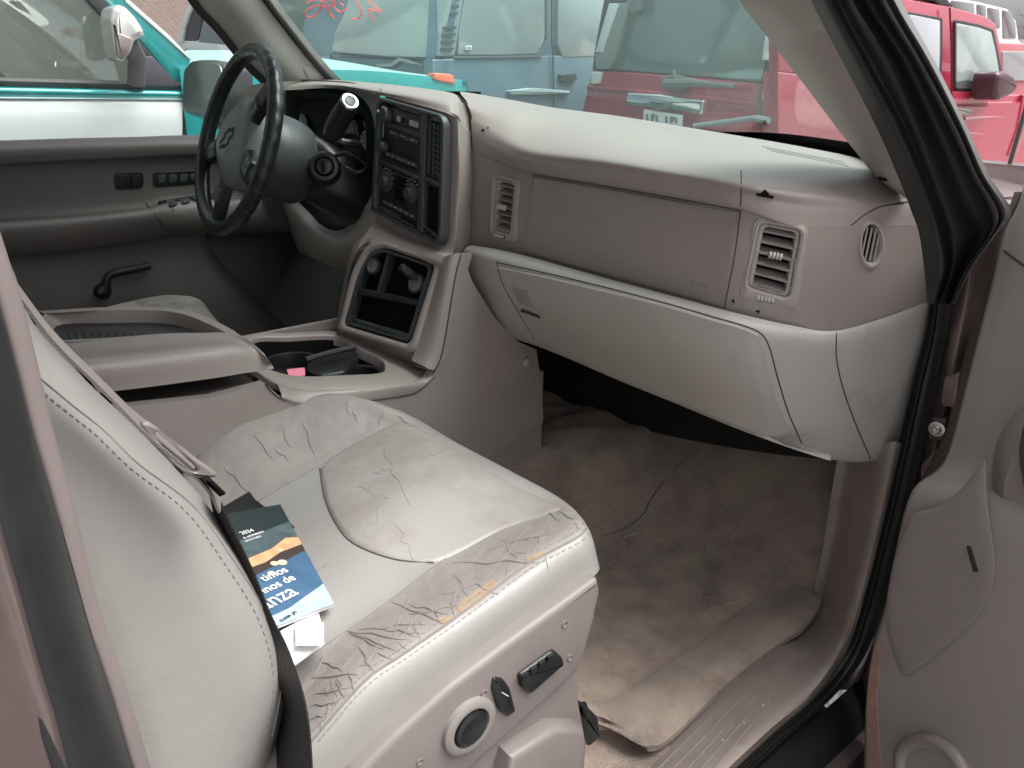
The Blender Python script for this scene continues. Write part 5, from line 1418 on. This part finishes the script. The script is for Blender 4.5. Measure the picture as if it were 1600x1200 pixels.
rows = [[S1.P(p, .008) for p in lnn(lambda x: 155+.006*x)], [S1.P(p, .016) for p in lnn(lambda x: 165+.004*x)], [S1.P(p, .02) for p in lnn(lambda x: 200)], [S1.P(p, .0) for p in lnn(lambda x: 300)], [S1.P(p, -.03) for p in lnn(lambda x: 480)]]
g.grid([off(r) for r in rows], 4, 4, m=2)
g.build('door_panel', [teal, silver_p, white_p], pk_, smooth=60)
g = G(); g.grid([off([S1.P(p, .0) for p in lnn(lambda x: 121+.028*x)]), off([S1.P(p, .012) for p in lnn(lambda x: 127+.025*x)]), off([S1.P(p, .0) for p in lnn(lambda x: 135+.022*x)])], 3, 3, thick=.01); g.build('window_trim', darkp, pk_, smooth=60)
q = S1.P((150,185), .019)-pk_.location; g = G(); g.lathe(q, (1, 0, 0), [(-.01, .012), (.001, .011), (.0012, .003)], 12, sq=.8); g.build('paint_chip', MAT('chip_grey', (.25, .27, .27), .6), pk_)
# bonnet and wing
g = G()
r0 = [U(*p, x=-2.75) for p in ((285,78),(380,80),(500,92),(612,112),(680,122),(722,138))]
r1 = [U(*p, x=-1.84) for p in ((285,103),(380,105),(500,109),(567,113),(640,124),(726,139))]
r2 = [U(*p, x=-1.79) for p in ((285,108),(380,109),(500,113),(570,117),(642,128),(729,142))]
r3 = [U(*p, x=-1.77) for p in ((285,150),(380,150),(500,150),(600,150),(660,152),(732,155))]
r4 = [p+V(0, 0, -.9) for p in r3]
rm = [a.lerp(b, .5)+V(0, 0, .012) for a, b in zip(r0, r1)]
rl = [V(-3.55, p.y, p.z-.03) for p in r0]
g.grid([off(r) for r in (rl, r0, rm, r1)], 5, 5, m=1); g.grid([off(r) for r in (r1, r2, r3, r4)], 5, 5)
fr_ = [[p for p in r] for r in ((r0[-1], r1[-1], r3[-1], r4[-1]),)][0]
g.grid([off(fr_), off([p+V(-1.0, .03, 0) for p in fr_])], 4, 1)
g.build('bonnet', [teal, MAT('pale_mint_top', (.33, .56, .53), .45, var=.08, coat=.3)], pk_, smooth=60)  # bonnet top in a paler mint than its sides
g = G(); q = [U(*p, x=-1.76) for p in ((680,114),(706,116),(713,132),(692,128),(678,124))]; g.prism(off(rnd(q, .25)), .05, .005); g.build('marker_lamp', MAT('amber_lens', (.75, .16, .08), .25, coat=.5), pk_)
# cab
S1.panel
def pp(name, pts, mat, o=0, th=.03, bev=0, r=0):
    q = off([S1.P(p, o) for p in pts]); q = rnd(q, r, 3) if r else q
    g = G(); g.prism(q, th, bev, n=S1.n); return g.build(name, mat, pk_)
pp('windscreen_pillar', [(110,-60),(150,-60),(200,0),(262,54),(299,92),(290,140),(279,138),(229,76),(190,30),(160,0)], teal, .0, .06, .008)
pp('pillar_highlight_strip', [(165,-50),(202,0),(263,54),(299,91),(296,93),(258,58),(198,5),(160,-50)], white_p, .006, .02, .003)
pp('window_trim', [(90,-60),(112,-60),(165,0),(190,32),(229,76),(280,136),(270,136),(222,84),(178,44),(136,0)], darkp, .008, .03, .004)
pp('quarter_patch', [(216,88),(238,88),(281,134),(215,134)], MAT('mirror_patch', (.07, .06, .075), .35), .012, .03, .004)
pp('side_window', [(-420,110),(-420,-90),(100,-90),(136,0),(178,44),(222,84),(222,130),(0,122)], cglass, -.02, .004)
pp('cab_floor_side', [(-420,500),(-420,118),(285,130),(285,500)], darkp, -.05, .02)
g = G(); q = [S1.P(p, .16) for p in ((176,12),(188,6),(200,12),(215,28),(227,48),(227,58),(212,64),(206,84),(193,97),(183,92),(177,60),(173,30))]; g.prism(off(rnd(q, .3)), .12, .02, n=S1.n); mo = g.build('wing_mirror', MAT('mirror_shell', (.72, .68, .66), .25, .5, coat=.6), pk_, smooth=60)
g = G(); q = [S1.P(p, .155+.012) for p in ((178,36),(183,50),(207,60),(203,84),(192,94),(184,88))]; g.prism(off(rnd(q, .2)), .02, .004, n=S1.n); g.build('mirror_underside', MAT('mirror_under', (.42, .33, .32), .2, .6), mo)
for o in [x for x in bpy.data.objects if x.name.startswith('mirror_underside')]: o.parent = mo
g = G(); g.tube(off([S1.P(p, o) for p, o in (((203,70),.1), ((214,90),.06), ((213,132),.02))]), .03, 8, flat=(V(1, 0, 0), .7)); g.build('mirror_arm', MAT('arm_grey', (.12, .11, .115), .45), pk_)
g = G(); g.box(V(-2.6, -1.6, .6)-pk_.location, .7, .12, .45, b=.05); g.box(V(-2.2, -.9, .55)-pk_.location, .25, .1, .55, b=.06); g.box(V(-3.0, -.9, .55)-pk_.location, .25, .1, .55, b=.06); g.build('cab_seat', MAT('cab_seat_grey', (.2, .21, .2), .8), pk_)
g = G(); wc = V(-3.0, -.2, .85)-pk_.location; g.tube([wc+V(math.cos(a)*.19, -math.sin(a)*.08, math.sin(a)*.18) for a in np.linspace(0, 2*math.pi, 32, endpoint=False)], .014, 8, closed=True); g.build('cab_steering_wheel', darkp, pk_)
g = G(); g.box(V(-2.65, .25, .72)-pk_.location, .8, .12, .08, b=.03); g.box(V(-2.65, -.6, 1.62)-pk_.location, .8, .95, .03, b=.02)
g.box(V(-3.5, -.6, .2)-pk_.location, .03, 1.2, .58); g.box(V(-2.65, -1.75, 1.2)-pk_.location, .8, .03, .45)
g.build('cab_shell', MAT('cab_inner', (.3, .33, .31), .8), pk_)
g = G()
for yy in (1.0, -2.4):
    g = G(); g.lathe(V(-1.95, yy, -.26)-pk_.location, (1, 0, 0), [(-.12, .30), (-.10, .36), (.10, .36), (.12, .30), (.06, .2)], 28); g.build('wheel', darkp, pk_)

# ---- brick building, chain-link fence at the back left
wl0 = FR(15, -10); wl1 = FR(19, -3)
SB = Side(wl0, wl1)
brick = MAT('brick', (.33, .2, .165), .9)
t = brick.node_tree; bn_ = t.nodes.new('ShaderNodeTexBrick'); bn_.inputs['Color1'].default_value = (.36, .20, .16, 1); bn_.inputs['Color2'].default_value = (.27, .17, .14, 1); bn_.inputs['Mortar'].default_value = (.4, .37, .34, 1); bn_.inputs['Scale'].default_value = 6
tc = t.nodes.new('ShaderNodeTexCoord'); mp_ = t.nodes.new('ShaderNodeMapping'); mp_.inputs['Rotation'].default_value = (R_(90), 0, 0); t.links.new(tc.outputs['Object'], mp_.inputs['Vector']); t.links.new(mp_.outputs[0], bn_.inputs['Vector']); t.links.new(bn_.outputs['Color'], t.nodes['Principled BSDF'].inputs['Base Color'])
g = G(); a, b = wl0-SB.d*12, wl1+SB.d*1; g.box((0, 0, 0), (b-a).length/2, 3, 2.6)
bo = g.build('brick_building', brick, None, label='reddish brick building behind the chain-link fence', cat='building'); mid_ = (a+b)/2-SB.n*3.2; bo.location = (mid_.x, mid_.y, 2.0); bo.rotation_euler = (0, 0, math.atan2(SB.d.y, SB.d.x))
fc = E('chain_link_fence', wl0+SB.n*3, 'grey chain-link fence in front of the brick building', 'fence')
g = G(); base = wl0+SB.n*3-fc.location
for k in range(-60, 90):
    x0 = k*.12
    g.tube([base+SB.d*x0+V(0, 0, -.6), base+SB.d*(x0+2.6)+V(0, 0, 2.0)], .006, 3); g.tube([base+SB.d*x0+V(0, 0, 2.0), base+SB.d*(x0+2.6)+V(0, 0, -.6)], .006, 3)
g.build('wire_mesh', MAT('galvanised', (.45, .44, .43), .4, .6), fc)
for k in range(-2, 5):
    g = G(); g.tube([base+SB.d*(k*2.4)+V(0, 0, -.7), base+SB.d*(k*2.4)+V(0, 0, 2.1)], .03, 8); g.build('fence_post', bpy.data.materials['galvanised'], fc)

# ---- generic far vehicle hull so that no side is a bare card
def hull(name, par, a, b, depth, z0, z1, z2, inset_, mat, side):
    """solid body under and behind the panels: a-b the visible side in plan"""
    g = G(); n = side.n
    q = [a-n*.05, b-n*.05, b-n*depth, a-n*depth]
    def at(p, z): return V(p.x, p.y, z)-par.location
    cpt = sum(q, Vector())/4
    top = [p+(cpt-p).normalized()*.08 for p in q]; rf = [p+(cpt-p).normalized()*inset_ for p in q]
    vs = [at(p, z0) for p in q]+[at(p, z1) for p in q]+[at(p, z1+.02) for p in top]+[at(p, z2) for p in rf]
    g.add(vs, [(j*4+i, j*4+(i+1) % 4, (j+1)*4+(i+1) % 4, (j+1)*4+i) for j in range(3) for i in range(4)]+[(12, 13, 14, 15), (3, 2, 1, 0)])
    return g.build(name, mat, par, smooth=0, fix=True)
def veh(name, loc, label, cat): return E(name, loc, label, cat)
def PN(par, side, name, pts, mat, o=0, th=.03, bev=0, r=0, parent=None):
    q = [side.P(p, o)-par.location for p in pts]; q = rnd(q, r, 3) if r else q
    g = G(); g.prism(q, th, bev, n=side.n); return g.build(name, mat, parent or par)

# ---- pale car at the back left
A0, A1 = FR(7.2, -3.2), FR(6.4, -1.6)
SA = Side(A0, A1); ca_ = veh('parked_sedan', A0, 'pale grey sedan with dark rear window behind the teal pickup', 'car')
pale = MAT('pale_grey_paint', (.5, .53, .53), .3, var=.05, coat=.8)
PN(ca_, SA, 'body', [(276,70),(280,58),(345,66),(430,78),(470,90),(470,200),(250,200),(262,100)], pale, 0, .9, .02)
PN(ca_, SA, 'roof_arch', [(276,66),(281,40),(290,15),(302,-8),(330,-30),(430,-30),(430,-22),(334,-20),(309,-2),(297,20),(288,44),(285,66)], pale, .02, .5, .01)
PN(ca_, SA, 'rear_window', [(287,64),(290,42),(300,18),(312,2),(318,2),(316,30),(308,64)], darkp, .0, .02, 0)
PN(ca_, SA, 'side_window', [(310,66),(318,30),(320,0),(340,-18),(425,-20),(425,76)], MAT('pale_glass', (.16, .19, .21), .06, spec=.9, coat=1), .0, .04, 0)
g = G()
for k in range(5): g.tube([SA.P((292+k*9,78+k*1.3), .03)-ca_.location, SA.P((330+k*9,86+k), .03)-ca_.location], .012, 5)
g.build('cowl_grille', darkp, ca_)
# ---- dark green-grey van whose flank fills the gap left of the blue wagon
B0, B1 = FR(8.4, -4.2), FR(8.8, -.6)
SD = Side(B0, B1); dv = veh('dark_van', B0, 'dark grey-green van behind the red crayon writing', 'van')
dg_ = MAT('dark_green_paint', (.045, .06, .058), .35, var=.1, coat=.8)
PN(dv, SD, 'body', [(385,-160),(600,-160),(620,220),(380,220)], dg_, 0, 1.6, .05, .05)
PN(dv, SD, 'side_window', [(398,-90),(520,-90),(512,72),(404,66)], MAT('van_glass', (.11, .14, .135), .08, spec=.9, coat=1), .02, .05, .005, .1)
PN(dv, SD, 'window_seal', [(398,68),(512,74),(512,78),(398,72)], darkp, .03, .04)
PN(dv, SD, 'wiper_spindle', [(482,76),(488,72),(496,73),(502,79)], darkp, .05, .05)

# ---- blue wagon
K = FR(5.5, -.48); KL = FR(6.4, -1.75); KR = FR(7.3, .95)
SR_ = Side(KL, K); SS = Side(K, KR)
bw_ = veh('blue_van', K, 'slate-blue passenger van with slotted corner vent and large windows', 'van')
blue = MAT('slate_blue_paint', (.085, .155, .20), .32, var=.05, vs=3, coat=.7, dirt=(.11, .17, .20), ds=3)
bgl = MAT('van_window_glass', (.22, .28, .28), .1, spec=.9, coat=1, var=.08, vs=1.5)
bgl2 = MAT('van_rear_glass', (.34, .41, .41), .1, spec=.9, coat=1, var=.06, vs=1.5)  # paler base colour carries the sky reflection of the rear window
hull('body', bw_, KL, K, 3.2, -.4, 1.02, 1.9, .35, blue, SR_)
PN(bw_, SR_, 'rear_body', [(517,86),(560,89),(620,92),(692,94),(692,260),(500,260),(505,120)], blue, .03, .08, .01)
PN(bw_, SR_, 'rear_body', [(560,-140),(700,-140),(700,0),(695,60),(692,92),(680,92)], blue, .0, .08, .0)
PN(bw_, SR_, 'rear_window', [(560,-140),(690,-140),(704,-60),(700,0),(689,50),(681,90),(600,88),(530,82),(518,78),(524,50),(538,20),(550,-20)], bgl2, .04, .04, .004)
PN(bw_, SS, 'side_panel', [(676,93),(760,90),(850,87),(1010,84),(1010,300),(690,300)], blue, .03, .08, .01)
PN(bw_, SS, 'upper_side', [(690,-140),(1000,-140),(1000,90),(676,93)], blue, .0, .06, .0)
PN(bw_, SS, 'corner_vent', [(700,-90),(727,-90),(724,0),(718,40),(711,87),(685,88),(688,55),(697,10)], MAT('vent_panel_blue', (.19, .27, .30), .4, coat=.5), .03, .04, .006, .1)
g = G()
for k in range(12):
    y = -46+k*11 if k < 8 else -46+k*11
    if 28 < y < 34: continue
    x0 = np.interp(y, [-50, 0, 40, 90], [704, 699, 691, 686])+3; x1 = np.interp(y, [-50, 0, 40, 90], [724, 722, 717, 711])-3
    if y > 76: continue
    q = [SS.P(p, .05)-bw_.location for p in ((x0, y), (x1, y-1), (x1-1, y+3.2), (x0, y+3))]; g.prism(q, .015, n=SS.n)
g.build('vent_slot', MAT('slot_dark', (.04, .055, .06), .6), bw_)
PN(bw_, SS, 'side_window', [(728,-120),(852,-120),(852,60),(840,84),(790,86),(716,86),(718,50),(726,0)], bgl, .035, .04, .006, .12)
PN(bw_, SS, 'door_window', [(873,-10),(940,-12),(948,0),(945,60),(938,88),(880,90),(872,70)], bgl, .035, .04, .006, .12)
PN(bw_, SS, 'window_seal', [(715,87),(790,87),(842,85),(854,62),(854,-120),(858,-120),(858,64),(846,89),(790,90),(712,91)], MAT('seal_blue', (.08, .12, .14), .5), .045, .03)
bw_lines = MAT('shut_line', (.04, .05, .055), .7)
g = G()
for l in ([(862,-120),(862,60),(864,90),(866,190)], [(517,84),(517,96)], [(520,83),(600,90),(680,93)]):
    sd_ = SS if l[0][0] > 700 else SR_
    g.tube([sd_.P(p, .045)-bw_.location for p in l], .007, 5)
g.build('shut_line', bw_lines, bw_)
q = [SS.P(p, .05)-bw_.location for p in ((728,72),(737,71),(737,77),(728,78))]; g = G(); g.prism(q, .01, n=SS.n); stk_ = g.build('window_sticker', MAT('sticker_white', (.8, .82, .8), .5), bw_)
g = G()
for k in range(4): g.tube([SS.P((729.5+k*2, 73), .053)-bw_.location, SS.P((729.5+k*2, 76.5), .053)-bw_.location], .0022, 4)
g.build('sticker_print', darkp, stk_)
PN(bw_, SS, 'door_handle', [(876,116),(900,114),(903,124),(895,129),(878,128)], MAT('handle_dark', (.03, .045, .05), .4), .06, .03, .006, .3)
PN(bw_, SS, 'side_moulding', [(795,142),(830,137),(890,142),(892,147),(800,148)], MAT('moulding_pale', (.3, .38, .4), .4), .06, .04, .008, .3)
PN(bw_, SR_, 'rear_wiper', [(588,100),(610,99),(622,90),(640,94),(660,102),(640,99),(625,95),(612,104),(590,105)], MAT('wiper_pale', (.25, .3, .3), .5), .06, .02)
PN(bw_, SS, 'tail_lamp', [(677,117),(700,115),(710,118),(711,131),(690,131)], MAT('tail_lens', (.7, .12, .07), .25, coat=.6), .06, .06, .008, .2)

# ---- red SUV
K2 = FR(4.8, 1.585); K1 = FR(6.25, .56); K3 = FR(7.2, 4.85)
SRR = Side(K1, K2); SRS = Side(K2, K3)
rv = veh('red_suv', K2, 'crimson boxy SUV seen from behind, spare-less tailgate with chrome bar', 'car')
red = MAT('crimson_paint', (.38, .025, .06), .28, var=.05, coat=1)
hull('body', rv, K1, K2, 3.7, -.3, .80, .85, .1, red, SRR); hull('cabin', rv, K1, K2, 2.15, .78, .87, 1.33, .16, red, SRR)
rgl = MAT('red_suv_glass', (.10, .14, .135), .05, spec=.9, coat=1)
PN(rv, SRR, 'tailgate', [(926,110),(1000,114),(1080,121),(1192,131),(1183,260),(905,260),(908,180),(918,135)], red, .03, .08, .012)
PN(rv, SRR, 'tailgate_ledge', [(916,133),(1000,140),(1100,150),(1184,160),(1183,167),(1100,157),(1000,147),(915,139)], red, .05, .05, .01)
PN(rv, SRR, 'tailgate_surround', [(955,-60),(1212,-60),(1212,110),(1195,132),(1080,121),(1000,114),(926,110),(929,80)], darkp, -.01, .04)
PN(rv, SRR, 'rear_window', [(985,-20),(1210,-18),(1203,50),(1190,128),(1080,119),(1000,112),(950,108),(955,85)], MAT('rear_glass_green', (.13, .19, .18), .06, spec=.9, coat=1), .0, .03, .004, .05)
lb = MAT('chrome_strip', (.8, .85, .83), .2, .4, coat=.5)
PN(rv, SRR, 'pillar_strip', [(951,5),(967,5),(940,82),(929,82)], lb, .05, .05, .008)
PN(rv, SRR, 'pillar_grey_bar', [(967,5),(984,3),(960,90),(950,108),(930,108),(929,84),(940,82)], MAT('pillar_grey', (.22, .26, .25), .4), .04, .06, .01)  # grey bar painting the shadow beside the chrome strip
PN(rv, SRR, 'window_hinge', [(984,-20),(1000,-20),(997,16),(988,23),(980,14)], MAT('hinge_grey', (.15, .18, .175), .4), .06, .06, .01, .2)
PN(rv, SRR, 'pillar_strip', [(1196,50),(1208,66),(1205,95),(1189,94)], lb, .05, .05, .008)
PN(rv, SRR, 'pillar_grey_bar', [(1208,66),(1222,80),(1218,120),(1205,128),(1203,95)], bpy.data.materials['pillar_grey'], .04, .06, .01)
PN(rv, SRR, 'tail_lamp', [(1191,136),(1226,138),(1228,156),(1189,155)], MAT('clear_lens', (.7, .72, .68), .2, coat=.8, var=.15, vs=60), .08, .06, .01, .12)
PN(rv, SRR, 'lamp_housing', [(1186,130),(1236,136),(1236,200),(1180,200)], MAT('housing_red_grey', (.16, .09, .09), .45), .05, .06, .01, .1)
PN(rv, SRR, 'left_lamp', [(925,112),(938,112),(934,131),(922,131)], bpy.data.materials['clear_lens'], .06, .05, .006, .15)
PN(rv, SRR, 'chrome_handle', [(979,144),(1030,147),(1099,157),(1094,180),(1060,172),(1020,168),(976,165)], chrome, .10, .08, .016, .12)
PN(rv, SRR, 'handle_shadow_slot', [(980,160),(1020,161),(1090,172),(1093,177),(1020,166),(977,163)], MAT('slot_green', (.1, .16, .14), .4), .105, .02)
PN(rv, SRR, 'emblem', [(1015,156),(1030,163),(1044,160),(1048,166),(1038,172),(1022,172)], MAT('emblem_grey', (.18, .22, .21), .3, .6), .12, .02, .003, .2)
PN(rv, SRR, 'licence_plate', [(1006,171),(1066,180),(1065,197),(1004,192)], MAT('plate_white', (.72, .74, .7), .5), .11, .01, .002)
g = G()
for k in range(7):
    x = 1011+k*7.5
    if k == 3: continue
    l = [(x, 178+k), (x+.5, 190+k*.4)]
    g.tube([SRR.P(p, .114)-rv.location for p in l], .009, 5)
    if k % 2: g.tube([SRR.P(p, .114)-rv.location for p in ((x, 178+k), (x+4, 178.5+k), (x+2, 184+k))], .007, 5)
g.build('plate_lettering', MAT('plate_ink', (.12, .15, .2), .6), bpy.data.objects['licence_plate'] if False else rv)
PN(rv, SRR, 'wiper_base', [(1030,120),(1050,116),(1072,122),(1076,136),(1056,142),(1034,138)], MAT('wiper_base_grey', (.16, .18, .175), .5), .08, .06, .012, .3)
g = G(); g.tube([SRR.P(p, .12)-rv.location for p in ((1040,130),(1080,129),(1148,135))], [.028, .022, .014], 8); g.tube([SRR.P(p, .12)-rv.location for p in ((1052,110),(1056,124))], .012, 6); g.build('rear_wiper', bpy.data.materials['wiper_base_grey'], rv)
# flank
PN(rv, SRS, 'flank_lower', [(1216,112),(1320,124),(1420,134),(1493,143),(1566,146),(1600,149),(1680,160),(1680,230),(1590,236),(1580,242),(1527,240),(1400,236),(1240,250),(1216,240)], red, .03, .10, .012)
PN(rv, SRS, 'flank_lower', [(1600,149),(1660,150),(1700,170),(1700,200),(1680,236),(1640,200),(1608,196),(1590,240),(1575,243),(1590,200)], red, .06, .10, .012)
PN(rv, SRS, 'flank_frame', [(1214,-60),(1330,-40),(1415,-2),(1484,10),(1540,26),(1556,37),(1564,75),(1568,112),(1566,146),(1493,143),(1420,134),(1216,112)], red, .0, .06, .008)
PN(rv, SRS, 'rear_door_window', [(1398,16),(1430,20),(1473,28),(1473,80),(1471,136),(1400,130)], darkp, .012, .03, .004, .06)
PN(rv, SRS, 'rear_door_glass', [(1398,20),(1430,24),(1469,32),(1469,80),(1467,131),(1400,126)], MAT('pale_side_glass', (.42, .42, .46), .08, spec=.9, coat=1), .02, .03, .003, .06)
fw = PN(rv, SRS, 'front_door_window', [(1492,30),(1530,38),(1553,46),(1560,80),(1566,112),(1563,144),(1492,143)], darkp, .012, .03, .004, .1)
PN(rv, SRS, 'front_door_glass', [(1495,36),(1530,43),(1549,50),(1556,80),(1561,110),(1559,138),(1495,138)], MAT('front_glass', (.36, .42, .41), .08, spec=.9, coat=1, var=.2, vs=3), .02, .03, .003, .08)
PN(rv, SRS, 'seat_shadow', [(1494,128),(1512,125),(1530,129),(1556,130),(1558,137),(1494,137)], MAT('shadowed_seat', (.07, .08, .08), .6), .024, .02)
PN(rv, SRS, 'quarter_window', [(1240,-30),(1330,-10),(1380,5),(1384,126),(1330,118),(1240,106)], darkp, .012, .03, .004, .08)
g = G()
for l in ([(1484,12),(1487,80),(1487,146),(1490,238)], [(1400,156),(1500,164),(1600,170)], [(1583,162),(1580,205)]): g.tube([SRS.P(p, .035)-rv.location for p in l], .006, 5)
g.build('shut_line', MAT('shut_line_red', (.12, .01, .02), .6), rv)
g = G()
for l, w in (([(1505,186),(1550,183),(1592,184),(1588,190)], .016), ([(1512,208),(1550,212),(1575,212)], .012)): g.tube([SRS.P(p, .03)-rv.location for p in l], w, 6)
g.build('door_crease', red, rv)
PN(rv, SRS, 'door_handle', [(1494,168),(1520,170),(1520,180),(1496,179)], MAT('handle_grey', (.35, .33, .33), .3, .5), .06, .05, .01, .3)
PN(rv, SRS, 'wing_mirror', [(1560,113),(1575,111),(1588,119),(1592,135),(1586,146),(1570,154),(1560,158),(1556,146)], MAT('mirror_maroon', (.06, .02, .03), .4, coat=.3), .22, .16, .03, .35)
PN(rv, SRS, 'roof_rack', [(1440,-8),(1478,-6),(1490,10),(1470,9),(1462,2),(1440,-2)], darkp, .0, .1, .01)
g = G(); c = SRS.P((1618,250), .0)-rv.location; g.lathe(c, SRS.n, [(-.2, .34), (.0, .38), (.04, .34), (.045, .22), (.0, .2)], 28); g.build('front_wheel', darkp, rv)

# ---- white SUV behind it
W0, W1 = FR(9.5, 4.2), FR(12, 8.2)
SW = Side(W0, W1); wv_ = veh('white_suv', W0, 'white SUV parked behind the crimson SUV, row of dark windows', 'car')
hull('body', wv_, W0, W1, 1.7, -.3, 1.2, 1.25, .2, white_p, SW)
PN(wv_, SW, 'body', [(1380,-40),(1482,-4),(1525,2),(1575,14),(1588,32),(1592,62),(1600,72),(1640,80),(1640,200),(1380,200)], white_p, .02, .4, .02)
wgl = MAT('white_suv_glass', (.16, .17, .18), .1, spec=.9, coat=1)
for q in ([(1487,0),(1522,5),(1524,30),(1487,22)], [(1527,6),(1541,9),(1541,32),(1528,30)], [(1544,11),(1562,15),(1563,45),(1545,38)], [(1567,15),(1580,19),(1587,36),(1588,60),(1568,60)]): PN(wv_, SW, 'side_window', q, wgl, .03, .03, .004, .1)
# ---- far pink-red car
R1_, R2_ = FR(8.0, 4.75), FR(9.5, 7.5)
SX = Side(R1_, R2_); rc = veh('far_red_car', R1_, 'faded red car half hidden beyond the wing mirror', 'car')
pr = MAT('faded_red_paint', (.5, .16, .18), .35, coat=.5, var=.08)
hull('body', rc, R1_, R2_, 1.5, -.3, .8, .85, .2, pr, SX)
PN(rc, SX, 'body', [(1560,66),(1620,68),(1660,76),(1690,130),(1690,240),(1558,240)], pr, .02, .3, .02)
PN(rc, SX, 'side_window', [(1566,80),(1615,80),(1650,84),(1670,126),(1568,126)], MAT('far_glass', (.33, .35, .35), .1, coat=1), .035, .03, .004, .1)
# ---- bare tree and shed far right
tr0 = FR(24, 15.8, -.62)
tre = E('bare_tree', tr0, 'bare winter tree with thin brown branches at the top right', 'tree')
bark = MAT('bark', (.16, .12, .10), .9, var=.2)
g = G(); g.tube([V(0, 0, 0), V(.05, 0, 1.2), V(0, .05, 2.2)], [.16, .12, .10], 8); g.build('trunk', bark, tre)
g = G()
def branch(p, d, L, r, n):
    q = p+d*L; g.tube([p, p.lerp(q, .5)+V(random.uniform(-.05, .05), random.uniform(-.05, .05), 0)*L, q], [r, r*.8, r*.55], 4)
    if n:
        for _ in range(3): branch(p.lerp(q, random.uniform(.5, 1)), (d+V(random.uniform(-.8, .8), random.uniform(-.8, .8), random.uniform(-.2, .5))).normalized(), L*.72, r*.55, n-1)
for k in range(7): branch(V(0, 0, 1.0+.2*k), V(math.cos(k*2.1), math.sin(k*2.1), .8).normalized(), 1.1, .05, 4)
g.build('crown', bark, tre)
g = G(); g.box((0, 0, 1.1), 3, 1.5, 1.1); g.add([V(-3.1, -1.6, 2.2), V(3.1, -1.6, 2.2), V(3.1, 1.6, 2.2), V(-3.1, 1.6, 2.2), V(-3.1, 0, 3.0), V(3.1, 0, 3.0)], [(0, 1, 5, 4), (2, 3, 4, 5), (0, 4, 3), (1, 2, 5)])
sh_ = g.build('shed', MAT('shed_brown', (.25, .18, .17), .9, var=.2), None, smooth=0, label='low brown shed behind the far cars at the right edge', cat='shed'); sh_.location = FR(30, 20.5, -.62)
